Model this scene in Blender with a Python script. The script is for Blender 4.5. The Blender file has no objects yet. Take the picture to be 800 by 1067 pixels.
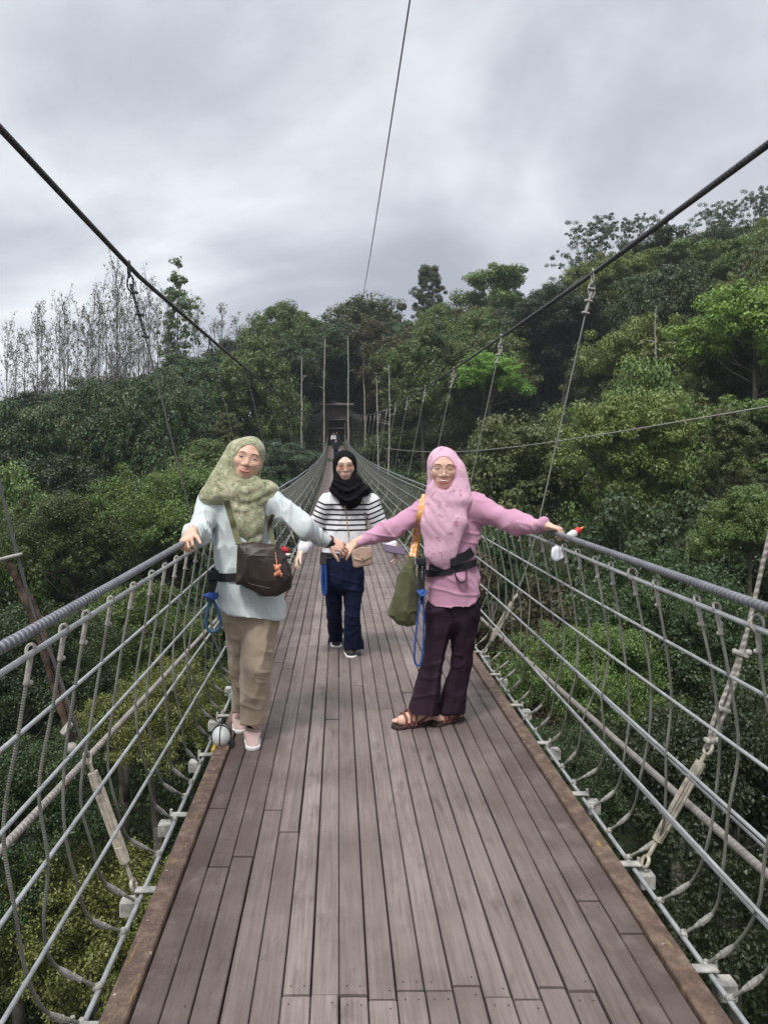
import bpy, math, random
import numpy as np
from mathutils import Vector, Matrix
from mathutils.bvhtree import BVHTree

SC = bpy.context.scene
COL = SC.collection
R = math.radians
FPX, VX, VY, CAMZ = 780.0, 353.0, 478.0, 1.54

def W(px, py, d):
    """point at forward distance d seen at photograph position (px, py)"""
    return np.array([(px - VX) * d / FPX, d, CAMZ - (py - VY) * d / FPX])

# ------------------------------------------------------------------ objects
def tag(o, label=None, cat=None, group=None, kind=None):
    if label: o['label'] = label
    if cat: o['category'] = cat
    if group: o['group'] = group
    if kind: o['kind'] = kind
    return o

def empty(name, loc=(0, 0, 0), label=None, cat=None, group=None):
    o = bpy.data.objects.new(name, None)
    COL.objects.link(o)
    o.location = loc
    o.empty_display_size = 0.2
    return tag(o, label, cat, group)

def meshdata(name, V, F, mats, mi=None, smooth=True, uv=None, attrs=None):
    """V (n,3); F list of tuples or int array (m,k)"""
    me = bpy.data.meshes.new(name)
    V = np.asarray(V, dtype=np.float32)
    if isinstance(F, np.ndarray):
        m, k = F.shape
        me.vertices.add(len(V)); me.vertices.foreach_set('co', V.ravel())
        me.loops.add(m * k); me.loops.foreach_set('vertex_index', F.astype(np.int32).ravel())
        me.polygons.add(m)
        me.polygons.foreach_set('loop_start', np.arange(0, m * k, k, dtype=np.int32))
        me.polygons.foreach_set('loop_total', np.full(m, k, dtype=np.int32))
        me.update(calc_edges=True)
    else:
        me.from_pydata([tuple(map(float, v)) for v in V], [], [tuple(map(int, f)) for f in F])
        me.update()
    for m_ in (mats if isinstance(mats, (list, tuple)) else [mats]):
        me.materials.append(m_)
    n = len(me.polygons)
    if mi is not None:
        me.polygons.foreach_set('material_index', np.asarray(mi, dtype=np.int32))
    me.polygons.foreach_set('use_smooth', np.full(n, bool(smooth)))
    if uv is not None:
        l = me.uv_layers.new(name='UVMap')
        li = np.empty(len(me.loops), dtype=np.int32); me.loops.foreach_get('vertex_index', li)
        l.data.foreach_set('uv', np.asarray(uv, dtype=np.float32)[li].ravel())
    for an, av in (attrs or {}).items():
        a = me.attributes.new(an, 'FLOAT', 'POINT')
        a.data.foreach_set('value', np.asarray(av, dtype=np.float32))
    return me

def link(name, me, parent=None, loc=None):
    o = bpy.data.objects.new(name, me)
    COL.objects.link(o)
    if loc is not None: o.location = loc
    if parent is not None:
        o.parent = parent
        o.matrix_parent_inverse = Matrix.Translation(-Vector(parent_world(parent)))
    return o

def parent_world(p):
    return p.location

class MB:
    """collects pieces, builds ONE mesh object. World coordinates; parents sit at their own location."""
    def __init__(self):
        self.V = []; self.F = []; self.n = 0; self.mi = []; self.uv = []
    def add(self, V, F, mi=0, uv=None):
        V = np.asarray(V, float).reshape(-1, 3)
        self.V.append(V)
        for f in F: self.F.append(tuple(int(i) + self.n for i in f)); self.mi.append(mi)
        self.uv.append(np.zeros((len(V), 2)) if uv is None else np.asarray(uv, float))
        self.n += len(V)
        return self
    def tube(self, pts, r, sides=8, mi=0, cap=True, closed=False):
        V, F, U = tube_geo(pts, r, sides, cap, closed)
        return self.add(V, F, mi, U)
    def box(self, c, s, mi=0, rot=None, bev=0.0):
        V, F = box_geo(s, bev)
        V = V @ (np.eye(3) if rot is None else np.asarray(rot)).T + np.asarray(c)
        return self.add(V, F, mi)
    def ell(self, c, r, mi=0, rot=None, n=12):
        V, F = sphere_geo(n)
        V = V * np.asarray(r)
        V = V @ (np.eye(3) if rot is None else np.asarray(rot)).T + np.asarray(c)
        return self.add(V, F, mi)
    def build(self, name, mats, parent=None, smooth=True, origin=None):
        V = np.concatenate(self.V)
        off = np.zeros(3) if origin is None else np.asarray(origin, float)
        me = meshdata(name, V - off, self.F, mats, self.mi, smooth, np.concatenate(self.uv))
        if smooth: me.set_sharp_from_angle(angle=R(42))
        o = link(name, me, parent)
        if origin is not None: o.location = tuple(off)
        return o

def box_geo(s, bev=0.0):
    x, y, z = np.asarray(s, float) / 2
    if bev <= 0:
        V = np.array([[sx * x, sy * y, sz * z] for sx in (-1, 1) for sy in (-1, 1) for sz in (-1, 1)])
        return V, [(0, 1, 3, 2), (4, 6, 7, 5), (0, 4, 5, 1), (2, 3, 7, 6), (0, 2, 6, 4), (1, 5, 7, 3)]
    V = []
    for sx in (-1, 1):
        for sy in (-1, 1):
            for sz in (-1, 1):
                V += [[sx * x, sy * (y - bev), sz * (z - bev)], [sx * (x - bev), sy * y, sz * (z - bev)], [sx * (x - bev), sy * (y - bev), sz * z]]
    V = np.array(V)
    def i(a, b, c, k): return (a * 4 + b * 2 + c) * 3 + k
    F = []
    for a in (0, 1):
        F.append([i(a, 0, 0, 0), i(a, 0, 1, 0), i(a, 1, 1, 0), i(a, 1, 0, 0)][::(1 if a == 0 else -1)])
        F.append([i(0, a, 0, 1), i(1, a, 0, 1), i(1, a, 1, 1), i(0, a, 1, 1)][::(1 if a == 0 else -1)])
        F.append([i(0, 0, a, 2), i(0, 1, a, 2), i(1, 1, a, 2), i(1, 0, a, 2)][::(1 if a == 0 else -1)])
    for b in (0, 1):
        for c in (0, 1):
            F.append([i(0, b, c, 1), i(0, b, c, 2), i(1, b, c, 2), i(1, b, c, 1)])
            F.append([i(b, 0, c, 0), i(b, 0, c, 2), i(b, 1, c, 2), i(b, 1, c, 0)])
            F.append([i(b, c, 0, 0), i(b, c, 0, 1), i(b, c, 1, 1), i(b, c, 1, 0)])
    for a in (0, 1):
        for b in (0, 1):
            for c in (0, 1):
                F.append([i(a, b, c, 0), i(a, b, c, 1), i(a, b, c, 2)])
    return V, F

def sphere_geo(n=12):
    m = max(4, n // 2)
    V = [[0, 0, 1]]; F = []
    for i in range(1, m):
        a = math.pi * i / m
        for j in range(n):
            b = 2 * math.pi * j / n
            V.append([math.sin(a) * math.cos(b), math.sin(a) * math.sin(b), math.cos(a)])
    V.append([0, 0, -1])
    for j in range(n): F.append((0, 1 + j, 1 + (j + 1) % n))
    for i in range(m - 2):
        for j in range(n):
            p = 1 + i * n + j; q = 1 + i * n + (j + 1) % n
            F.append((p, p + n, q + n, q))
    e = len(V) - 1; b0 = 1 + (m - 2) * n
    for j in range(n): F.append((b0 + j, e, b0 + (j + 1) % n))
    return np.array(V), F

def tube_geo(pts, r, sides=8, cap=True, closed=False):
    P = np.asarray(pts, float); n = len(P)
    r = np.broadcast_to(np.asarray(r, float), (n,))
    if closed:
        T = np.roll(P, -1, 0) - np.roll(P, 1, 0)
    else:
        T = np.gradient(P, axis=0)
    T /= np.maximum(np.linalg.norm(T, axis=1, keepdims=True), 1e-9)
    up = np.array([0, 0, 1.0]) if abs(T[0][2]) < 0.9 else np.array([1.0, 0, 0])
    N = np.cross(T[0], up); N /= np.linalg.norm(N)
    a = np.arange(sides) * 2 * math.pi / sides
    V = np.empty((n, sides, 3)); s = 0.0; U = np.zeros((n, sides, 2))
    for i in range(n):
        N = N - T[i] * np.dot(N, T[i]); N /= max(np.linalg.norm(N), 1e-9)
        B = np.cross(T[i], N)
        V[i] = P[i] + r[i] * (np.cos(a)[:, None] * N + np.sin(a)[:, None] * B)
        if i: s += np.linalg.norm(P[i] - P[i - 1])
        U[i, :, 0] = s; U[i, :, 1] = np.abs(((np.arange(sides) / sides) * 2) - 1)
    F = []
    for i in range(n if closed else n - 1):
        k = (i + 1) % n
        for j in range(sides):
            l = (j + 1) % sides
            F.append((i * sides + j, i * sides + l, k * sides + l, k * sides + j))
    if cap and not closed:
        F.append(tuple(range(sides))[::-1]); F.append(tuple((n - 1) * sides + j for j in range(sides)))
    return V.reshape(-1, 3), F, U.reshape(-1, 2)

def spline(pts, n):
    """Catmull-Rom through pts -> n points"""
    P = np.asarray(pts, float)
    P = np.vstack([2 * P[0] - P[1], P, 2 * P[-1] - P[-2]])
    t = np.linspace(0, len(P) - 3 - 1e-6, n); i = t.astype(int); f = (t - i)[:, None]
    a, b, c, d = P[i], P[i + 1], P[i + 2], P[i + 3]
    return 0.5 * (2 * b + (c - a) * f + (2 * a - 5 * b + 4 * c - d) * f ** 2 + (3 * b - a - 3 * c + d) * f ** 3)

def rotm(yaw=0, pitch=0, roll=0):
    """yaw about z, pitch about x, roll about y (degrees)"""
    return np.array(Matrix.Rotation(R(yaw), 3, 'Z') @ Matrix.Rotation(R(roll), 3, 'Y') @ Matrix.Rotation(R(pitch), 3, 'X'))

# ------------------------------------------------------------------ noise
def _hash(ix, iy, iz, s):
    h = (ix * 374761393 + iy * 668265263 + iz * 2147483647 + s * 1274126177) & 0xffffffff
    h = ((h ^ (h >> 13)) * 1274126177) & 0xffffffff
    h = ((h ^ (h >> 16)) * 2246822519) & 0xffffffff
    return ((h ^ (h >> 15)) & 0xffff) / 65535.0

def vnoise(p, seed=0):
    p = np.asarray(p, float); i = np.floor(p).astype(np.int64); f = p - i
    f = f * f * f * (f * (f * 6 - 15) + 10)
    out = 0
    for dx in (0, 1):
        for dy in (0, 1):
            for dz in (0, 1):
                w = (f[:, 0] if dx else 1 - f[:, 0]) * (f[:, 1] if dy else 1 - f[:, 1]) * (f[:, 2] if dz else 1 - f[:, 2])
                out = out + w * _hash(i[:, 0] + dx, i[:, 1] + dy, i[:, 2] + dz, seed)
    return out * 2 - 1

# ------------------------------------------------------------------ distance fields -> one continuous surface
def cap(a, b, ra, rb=None, f=1.0, yaw=0.0):
    a = np.asarray(a, float); b = np.asarray(b, float); rb = ra if rb is None else rb
    M = rotm(yaw); S = np.array([1, 1 / f, 1.0])
    al = np.zeros(3); bl = ((b - a) @ M) * S; L2 = max(float(bl @ bl), 1e-12)
    def fn(P):
        q = ((P - a) @ M) * S
        t = np.clip(q @ bl / L2, 0, 1)
        return (np.linalg.norm(q - t[..., None] * bl, axis=-1) - (ra + (rb - ra) * t)) * (1 + min(f, 1)) / 2
    rm = max(ra, rb) * max(1, f)
    return fn, np.minimum(a, b) - rm, np.maximum(a, b) + rm

def ell(c, r, rot=None):
    c = np.asarray(c, float); r = np.asarray(r, float); M = np.eye(3) if rot is None else np.asarray(rot)
    def fn(P):
        q = (P - c) @ M
        k0 = np.linalg.norm(q / r, axis=-1); k1 = np.linalg.norm(q / r ** 2, axis=-1)
        return k0 * (k0 - 1) / np.maximum(k1, 1e-6)
    ext = np.sqrt(((M * r) ** 2).sum(1))
    return fn, c - ext, c + ext

def poly(pts, origin, M, t, rnd=0.02, bulge=0.0):
    """outline polygon (local x,z), thickness t along local y, rounded"""
    A = np.asarray(pts, float); origin = np.asarray(origin, float); M = np.asarray(M, float)
    Bq = np.roll(A, -1, 0)
    def fn(P):
        q = (P - origin) @ M
        x = q[..., 0]; z = q[..., 2]; d = np.full(x.shape, 1e9); s = np.ones(x.shape)
        for (ax, az), (bx, bz) in zip(A, Bq):
            ex, ez = bx - ax, bz - az; wx, wz = x - ax, z - az
            k = np.clip((wx * ex + wz * ez) / (ex * ex + ez * ez), 0, 1)
            d = np.minimum(d, (wx - ex * k) ** 2 + (wz - ez * k) ** 2)
            c1 = z >= az; c2 = z < bz; c3 = ex * wz > ez * wx
            s = np.where((c1 & c2 & c3) | (~c1 & ~c2 & ~c3), -s, s)
        d2 = np.sqrt(d) * s
        tt = t / 2 + bulge * np.clip(-d2 / 0.08, 0, 1)
        w1 = d2 + rnd; w2 = np.abs(q[..., 1]) - tt + rnd
        return np.minimum(np.maximum(w1, w2), 0) + np.sqrt(np.maximum(w1, 0) ** 2 + np.maximum(w2, 0) ** 2) - rnd
    cs = np.array([[x, y, z] for x, z in A for y in (-t / 2 - bulge, t / 2 + bulge)]) @ M.T + origin
    return fn, cs.min(0), cs.max(0)

class Vox:
    def __init__(self, lo, hi, h):
        self.lo = np.asarray(lo, float); self.h = h
        self.n = np.ceil((np.asarray(hi, float) - self.lo) / h).astype(int) + 1
        self.D = np.full(self.n, 0.5, dtype=np.float32)
    def _blk(self, lo, hi):
        a = np.clip(np.floor((lo - self.lo) / self.h).astype(int), 0, self.n - 1)
        b = np.clip(np.ceil((hi - self.lo) / self.h).astype(int) + 1, 1, self.n)
        if (b <= a).any(): return None
        g = np.meshgrid(*[self.lo[i] + np.arange(a[i], b[i]) * self.h for i in range(3)], indexing='ij')
        return (slice(a[0], b[0]), slice(a[1], b[1]), slice(a[2], b[2])), np.stack(g, -1)
    def add(self, prim, k=0.02):
        fn, lo, hi = prim; m = k + 3 * self.h
        r = self._blk(lo - m, hi + m)
        if r is None: return self
        s, P = r; b = fn(P).astype(np.float32); a = self.D[s]
        if k <= 0: self.D[s] = np.minimum(a, b)
        else:
            h = np.clip(0.5 + 0.5 * (b - a) / k, 0, 1)
            self.D[s] = b * (1 - h) + a * h - k * h * (1 - h)
        return self
    def sub(self, prim, k=0.01):
        fn, lo, hi = prim; m = k + 3 * self.h
        r = self._blk(lo - m, hi + m)
        if r is None: return self
        s, P = r; b = -fn(P).astype(np.float32); a = self.D[s]
        h = np.clip(0.5 - 0.5 * (b - a) / max(k, 1e-6), 0, 1)
        self.D[s] = b * (1 - h) + a * h + k * h * (1 - h)
        return self
    def cut(self, point, normal):
        """removes what lies on the normal's side"""
        g = np.meshgrid(*[self.lo[i] + np.arange(self.n[i]) * self.h for i in range(3)], indexing='ij')
        nrm = np.asarray(normal, float); nrm = nrm / np.linalg.norm(nrm)
        d = sum((g[i] - point[i]) * nrm[i] for i in range(3))
        self.D = np.maximum(self.D, d.astype(np.float32))
        return self
    def mesh(self, smooth=2):
        D = self.D; D[0], D[-1] = 0.5, 0.5; D[:, 0], D[:, -1] = 0.5, 0.5; D[:, :, 0], D[:, :, -1] = 0.5, 0.5
        S = D < 0
        c = np.zeros(np.array(D.shape) - 1, dtype=np.uint8)
        offs = [(i, j, k) for i in (0, 1) for j in (0, 1) for k in (0, 1)]
        nx, ny, nz = c.shape
        for o in offs: c += S[o[0]:o[0] + nx, o[1]:o[1] + ny, o[2]:o[2] + nz]
        I = np.argwhere((c > 0) & (c < 8))
        idx = np.full(c.shape, -1, dtype=np.int32); idx[tuple(I.T)] = np.arange(len(I))
        vals = np.stack([D[I[:, 0] + o[0], I[:, 1] + o[1], I[:, 2] + o[2]] for o in offs], 1)
        acc = np.zeros((len(I), 3)); cnt = np.zeros(len(I))
        for a in range(8):
            for b in range(a + 1, 8):
                oa, ob = np.array(offs[a]), np.array(offs[b])
                if np.abs(oa - ob).sum() != 1: continue
                va, vb = vals[:, a], vals[:, b]; x = (va < 0) != (vb < 0)
                t = np.where(x, va / np.where(x, va - vb, 1), 0)
                acc += np.where(x[:, None], oa + t[:, None] * (ob - oa), 0); cnt += x
        V = self.lo + (I + acc / cnt[:, None]) * self.h
        Q = []
        for ax in range(3):
            u, v = (ax + 1) % 3, (ax + 2) % 3
            s0 = [slice(None)] * 3; s1 = [slice(None)] * 3; s0[ax] = slice(0, -1); s1[ax] = slice(1, None)
            X = np.argwhere(S[tuple(s0)] != S[tuple(s1)])
            X = X[(X[:, u] > 0) & (X[:, v] > 0)]
            du = np.zeros(3, int); du[u] = 1; dv = np.zeros(3, int); dv[v] = 1
            q = np.stack([idx[tuple(np.minimum(y, np.array(c.shape) - 1).T)] for y in (X - du - dv, X - dv, X, X - du)], 1)
            fl = ~S[tuple(X.T)]
            q[fl] = q[fl][:, ::-1]
            Q.append(q)
        Q = np.concatenate(Q); Q = Q[(Q >= 0).all(1)]
        for _ in range(smooth): V = lap(V, Q, 0.5)
        return V, Q

def lap(V, Q, w=0.5):
    E = np.concatenate([Q[:, [0, 1]], Q[:, [1, 2]], Q[:, [2, 3]], Q[:, [3, 0]]])
    A = np.zeros_like(V); n = np.zeros(len(V))
    for k in range(3):
        A[:, k] = np.bincount(E[:, 0], V[E[:, 1], k], len(V)) + np.bincount(E[:, 1], V[E[:, 0], k], len(V))
    n = np.bincount(E[:, 0], minlength=len(V)) + np.bincount(E[:, 1], minlength=len(V))
    return V * (1 - w) + w * A / np.maximum(n, 1)[:, None]

def vnormals(V, Q):
    n = np.cross(V[Q[:, 2]] - V[Q[:, 0]], V[Q[:, 3]] - V[Q[:, 1]]); N = np.zeros_like(V)
    for j in range(4):
        for k in range(3): N[:, k] += np.bincount(Q[:, j], n[:, k], len(V))
    return N / np.maximum(np.linalg.norm(N, axis=1, keepdims=True), 1e-9)

def folds(V, Q, amp, sx, sy, sz, seed, rot=None):
    """cloth folds: ridged noise pushed along the normal"""
    P = V if rot is None else V @ np.asarray(rot)
    a = vnoise(P * np.array([sx, sy, sz]) + 3.1, seed)
    b = vnoise(P * np.array([sx, sy, sz]) * 2.1 + 7.7, seed + 5)
    h = np.clip(1 - np.abs(a) * 2.2, 0, 1) ** 1.5 * 1.1 - 0.35 + b * 0.22
    return V + vnormals(V, Q) * (amp * h)[:, None]

def swag(V, Q, amp, cx, a, spacing, seed, zlo=-9, zhi=9, p=1.0, front=True):
    """draped folds: rounded ridges hanging in curves between the shoulders, sharp valleys between them"""
    N = vnormals(V, Q); n1 = vnoise(V * np.array([5, 5, 7.0]), seed); n2 = vnoise(V * np.array([9, 9, 5.0]) + 5, seed + 1)
    f = V[:, 2] - a * np.abs(V[:, 0] - cx + n1 * .02) ** p + n1 * spacing * .55
    h = np.abs(np.sin(math.pi * f / spacing)) - .6
    w = np.clip((V[:, 2] - zlo) / .03, 0, 1) * np.clip((zhi - V[:, 2]) / .03, 0, 1) * np.clip(.45 + n2 * 1.1, .1, 1)
    if front: w = w * np.clip(.35 - N[:, 1] * 1.2, 0, 1)
    return V + N * (amp * h * w)[:, None]

# ------------------------------------------------------------------ materials
def newmat(name):
    m = bpy.data.materials.new(name); m.use_nodes = True
    nt = m.node_tree
    return m, nt, nt.nodes['Principled BSDF']

def nd(nt, t, **kw):
    n = nt.nodes.new(t)
    for k, v in kw.items():
        if k in n.inputs: n.inputs[k].default_value = v
        else: setattr(n, k, v)
    return n

def ramp(nt, fac, stops, interp='LINEAR'):
    r = nt.nodes.new('ShaderNodeValToRGB'); r.color_ramp.interpolation = interp
    e = r.color_ramp.elements
    while len(e) < len(stops): e.new(0.5)
    for x, (p, c) in zip(e, stops):
        x.position = p; x.color = (c, c, c, 1) if not hasattr(c, '__len__') else (*c[:3], 1)
    nt.links.new(fac, r.inputs[0])
    return r.outputs[0]

def mix(nt, f, a, b, mode='MIX'):
    n = nt.nodes.new('ShaderNodeMix'); n.data_type = 'RGBA'; n.blend_type = mode
    for s, v in ((0, f), (6, a), (7, b)):
        if hasattr(v, 'is_output') or isinstance(v, bpy.types.NodeSocket): nt.links.new(v, n.inputs[s])
        else: n.inputs[s].default_value = v if s == 0 else ((*v[:3], 1) if hasattr(v, '__len__') else (v, v, v, 1))
    return n.outputs[2]

def math_(nt, op, a, b=0.0, c=None):
    n = nt.nodes.new('ShaderNodeMath'); n.operation = op
    for i, v in enumerate((a, b) + ((c,) if c is not None else ())):
        if isinstance(v, bpy.types.NodeSocket): nt.links.new(v, n.inputs[i])
        else: n.inputs[i].default_value = v
    return n.outputs[0]

def coords(nt, scale=(1, 1, 1), kind='Position', rot=(0, 0, 0)):
    if kind == 'Position': s = nt.nodes.new('ShaderNodeNewGeometry').outputs['Position']
    else: s = nt.nodes.new('ShaderNodeTexCoord').outputs[kind]
    m = nt.nodes.new('ShaderNodeMapping'); m.inputs['Scale'].default_value = scale; m.inputs['Rotation'].default_value = rot
    nt.links.new(s, m.inputs[0])
    return m.outputs[0]

def noise(nt, vec, scale=5, detail=4, rough=0.55):
    n = nd(nt, 'ShaderNodeTexNoise'); n.inputs['Scale'].default_value = scale
    n.inputs['Detail'].default_value = detail; n.inputs['Roughness'].default_value = rough
    nt.links.new(vec, n.inputs['Vector'])
    return n.outputs['Fac']

def bump(nt, b, h, strength=0.3, dist=0.01):
    n = nt.nodes.new('ShaderNodeBump'); n.inputs['Strength'].default_value = strength; n.inputs['Distance'].default_value = dist
    nt.links.new(h, n.inputs['Height']); nt.links.new(n.outputs[0], b.inputs['Normal'])

def basic(name, c, rough=0.6, metal=0.0, var=0.15, scale=20, bmp=0.1, c2=None, spec=0.4, kind='Object', bs=None):
    m, nt, b = newmat(name)
    v = coords(nt, kind=kind); f = noise(nt, v, scale, 5)
    lo = tuple(x * (1 - var) for x in c); hi = c2 or tuple(min(1, x * (1 + var)) for x in c)
    nt.links.new(ramp(nt, f, [(0.3, lo), (0.7, hi)]), b.inputs['Base Color'])
    b.inputs['Roughness'].default_value = rough; b.inputs['Metallic'].default_value = metal
    b.inputs['Specular IOR Level'].default_value = spec
    if bmp: bump(nt, b, noise(nt, v, bs or scale * 4, 3), bmp, 0.004)
    return m

def cloth(name, c, var=0.12, rough=0.85, weave=900, spec=0.2, sheen=0.2):
    m, nt, b = newmat(name)
    v = coords(nt, kind='Object'); f = noise(nt, v, 9, 5)
    nt.links.new(ramp(nt, f, [(0.3, tuple(x * (1 - var) for x in c)), (0.7, tuple(min(1, x * (1 + var)) for x in c))]), b.inputs['Base Color'])
    b.inputs['Roughness'].default_value = rough; b.inputs['Specular IOR Level'].default_value = spec
    b.inputs['Sheen Weight'].default_value = sheen
    h = math_(nt, 'ADD', math_(nt, 'MULTIPLY', noise(nt, v, 38, 4, .6), 1.6), math_(nt, 'MULTIPLY', noise(nt, v, 260, 2), .5))
    bump(nt, b, h, 0.35, 0.005)
    return m
# ------------------------------------------------------------------ sky, sun, camera
SUN_EL, SUN_AZ = 58.0, 205.0      # azimuth measured clockwise from +y (behind the viewer, slightly left)
w = bpy.data.worlds.new('World'); SC.world = w; w.use_nodes = True
nt = w.node_tree; bg = nt.nodes['Background']; out = nt.nodes['World Output']
sky = nt.nodes.new('ShaderNodeTexSky'); sky.sky_type = 'NISHITA'; sky.sun_disc = False
sky.sun_elevation = R(SUN_EL); sky.sun_rotation = R(SUN_AZ); sky.dust_density = 3
nt.links.new(sky.outputs[0], bg.inputs[0]); bg.inputs[1].default_value = 0.10
tc = nt.nodes.new('ShaderNodeTexCoord'); sep = nt.nodes.new('ShaderNodeSeparateXYZ'); nt.links.new(tc.outputs['Generated'], sep.inputs[0])
zz = math_(nt, 'ADD', math_(nt, 'MAXIMUM', sep.outputs[2], 0.0), 0.55)
cmb = nt.nodes.new('ShaderNodeCombineXYZ')
nt.links.new(math_(nt, 'DIVIDE', sep.outputs[0], zz), cmb.inputs[0]); nt.links.new(math_(nt, 'DIVIDE', sep.outputs[1], zz), cmb.inputs[1])
mp = nt.nodes.new('ShaderNodeMapping'); mp.inputs['Location'].default_value = (7.3, 3.7, 1); mp.inputs['Scale'].default_value = (1.0, 1.25, 1); mp.inputs['Rotation'].default_value = (0, 0, R(-25))
nt.links.new(cmb.outputs[0], mp.inputs[0])
n1 = nd(nt, 'ShaderNodeTexNoise'); n1.inputs['Scale'].default_value = 1.7; n1.inputs['Detail'].default_value = 7; n1.inputs['Roughness'].default_value = 0.5; n1.inputs['Distortion'].default_value = 0.6
nt.links.new(mp.outputs[0], n1.inputs['Vector'])
n2 = nd(nt, 'ShaderNodeTexNoise'); n2.inputs['Scale'].default_value = 3.6; n2.inputs['Detail'].default_value = 6; n2.inputs['Roughness'].default_value = 0.55
nt.links.new(mp.outputs[0], n2.inputs['Vector'])
cf = math_(nt, 'ADD', math_(nt, 'MULTIPLY', n1.outputs[0], 0.75), math_(nt, 'MULTIPLY', n2.outputs[0], 0.25))
ccol = ramp(nt, cf, [(0.36, (0.32, 0.335, 0.38)), (0.47, (0.45, 0.465, 0.51)), (0.56, (0.61, 0.625, 0.665)), (0.67, (0.82, 0.83, 0.85))])
bg2 = nt.nodes.new('ShaderNodeBackground'); nt.links.new(ccol, bg2.inputs[0])
# an overcast sky is brightest overhead
lum = math_(nt, 'ADD', 0.74, math_(nt, 'MULTIPLY', math_(nt, 'MAXIMUM', math_(nt, 'SUBTRACT', sep.outputs[2], 0.52), 0.0), 2.0))
nt.links.new(lum, bg2.inputs[1])
ms = nt.nodes.new('ShaderNodeMixShader'); ms.inputs[0].default_value = 0.94
nt.links.new(bg.outputs[0], ms.inputs[1]); nt.links.new(bg2.outputs[0], ms.inputs[2]); nt.links.new(ms.outputs[0], out.inputs[0])

ld = bpy.data.lights.new('sun', 'SUN'); ld.energy = 1.5; ld.angle = R(10); ld.color = (1.0, 0.97, 0.92)
sun = bpy.data.objects.new('sun', ld); COL.objects.link(sun); sun.location = (0, 0, 60)
az, el = R(SUN_AZ), R(SUN_EL)
sd = Vector((math.sin(az) * math.cos(el), math.cos(az) * math.cos(el), math.sin(el)))
sun.rotation_euler = sd.to_track_quat('Z', 'Y').to_euler()

cd = bpy.data.cameras.new('camera'); cam = bpy.data.objects.new('camera', cd); COL.objects.link(cam)
cam.location = (0, 0, CAMZ); cam.rotation_euler = (R(90), 0, 0)
cd.sensor_fit = 'VERTICAL'; cd.sensor_height = 36; cd.sensor_width = 36; cd.lens = 36 * FPX / 1067
cd.shift_x = (400 - VX) / 1067; cd.shift_y = -(533.5 - VY) / 1067
cd.clip_start = 0.05; cd.clip_end = 2000
SC.camera = cam
SC.render.engine = 'CYCLES'
cy = SC.cycles
cy.use_denoising = True
try: cy.denoiser = 'OPENIMAGEDENOISE'
except Exception: pass
cy.max_bounces = 7; cy.diffuse_bounces = 3; cy.glossy_bounces = 2; cy.transmission_bounces = 4; cy.transparent_max_bounces = 8; cy.volume_bounces = 1
cy.use_adaptive_sampling = True; cy.adaptive_threshold = 0.02
cy.caustics_reflective = False; cy.caustics_refractive = False
SC.view_settings.view_transform = 'Standard'; SC.view_settings.look = 'None'
SC.view_settings.exposure = 0.92; SC.view_settings.gamma = 1.0; SC.view_settings.use_curve_mapping = False
SC.render.use_persistent_data = False
# ------------------------------------------------------------------ the suspension bridge
rng = np.random.default_rng(7)
KS, KB = 0.000425, -0.00008
Y_END = 85.0
def dz(y): return KS * y * y
def dx(y): return KB * y * y * (1 if y > 0 else 0)
XL, XR = -0.65, 1.065              # outer edges of the walkway

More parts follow.
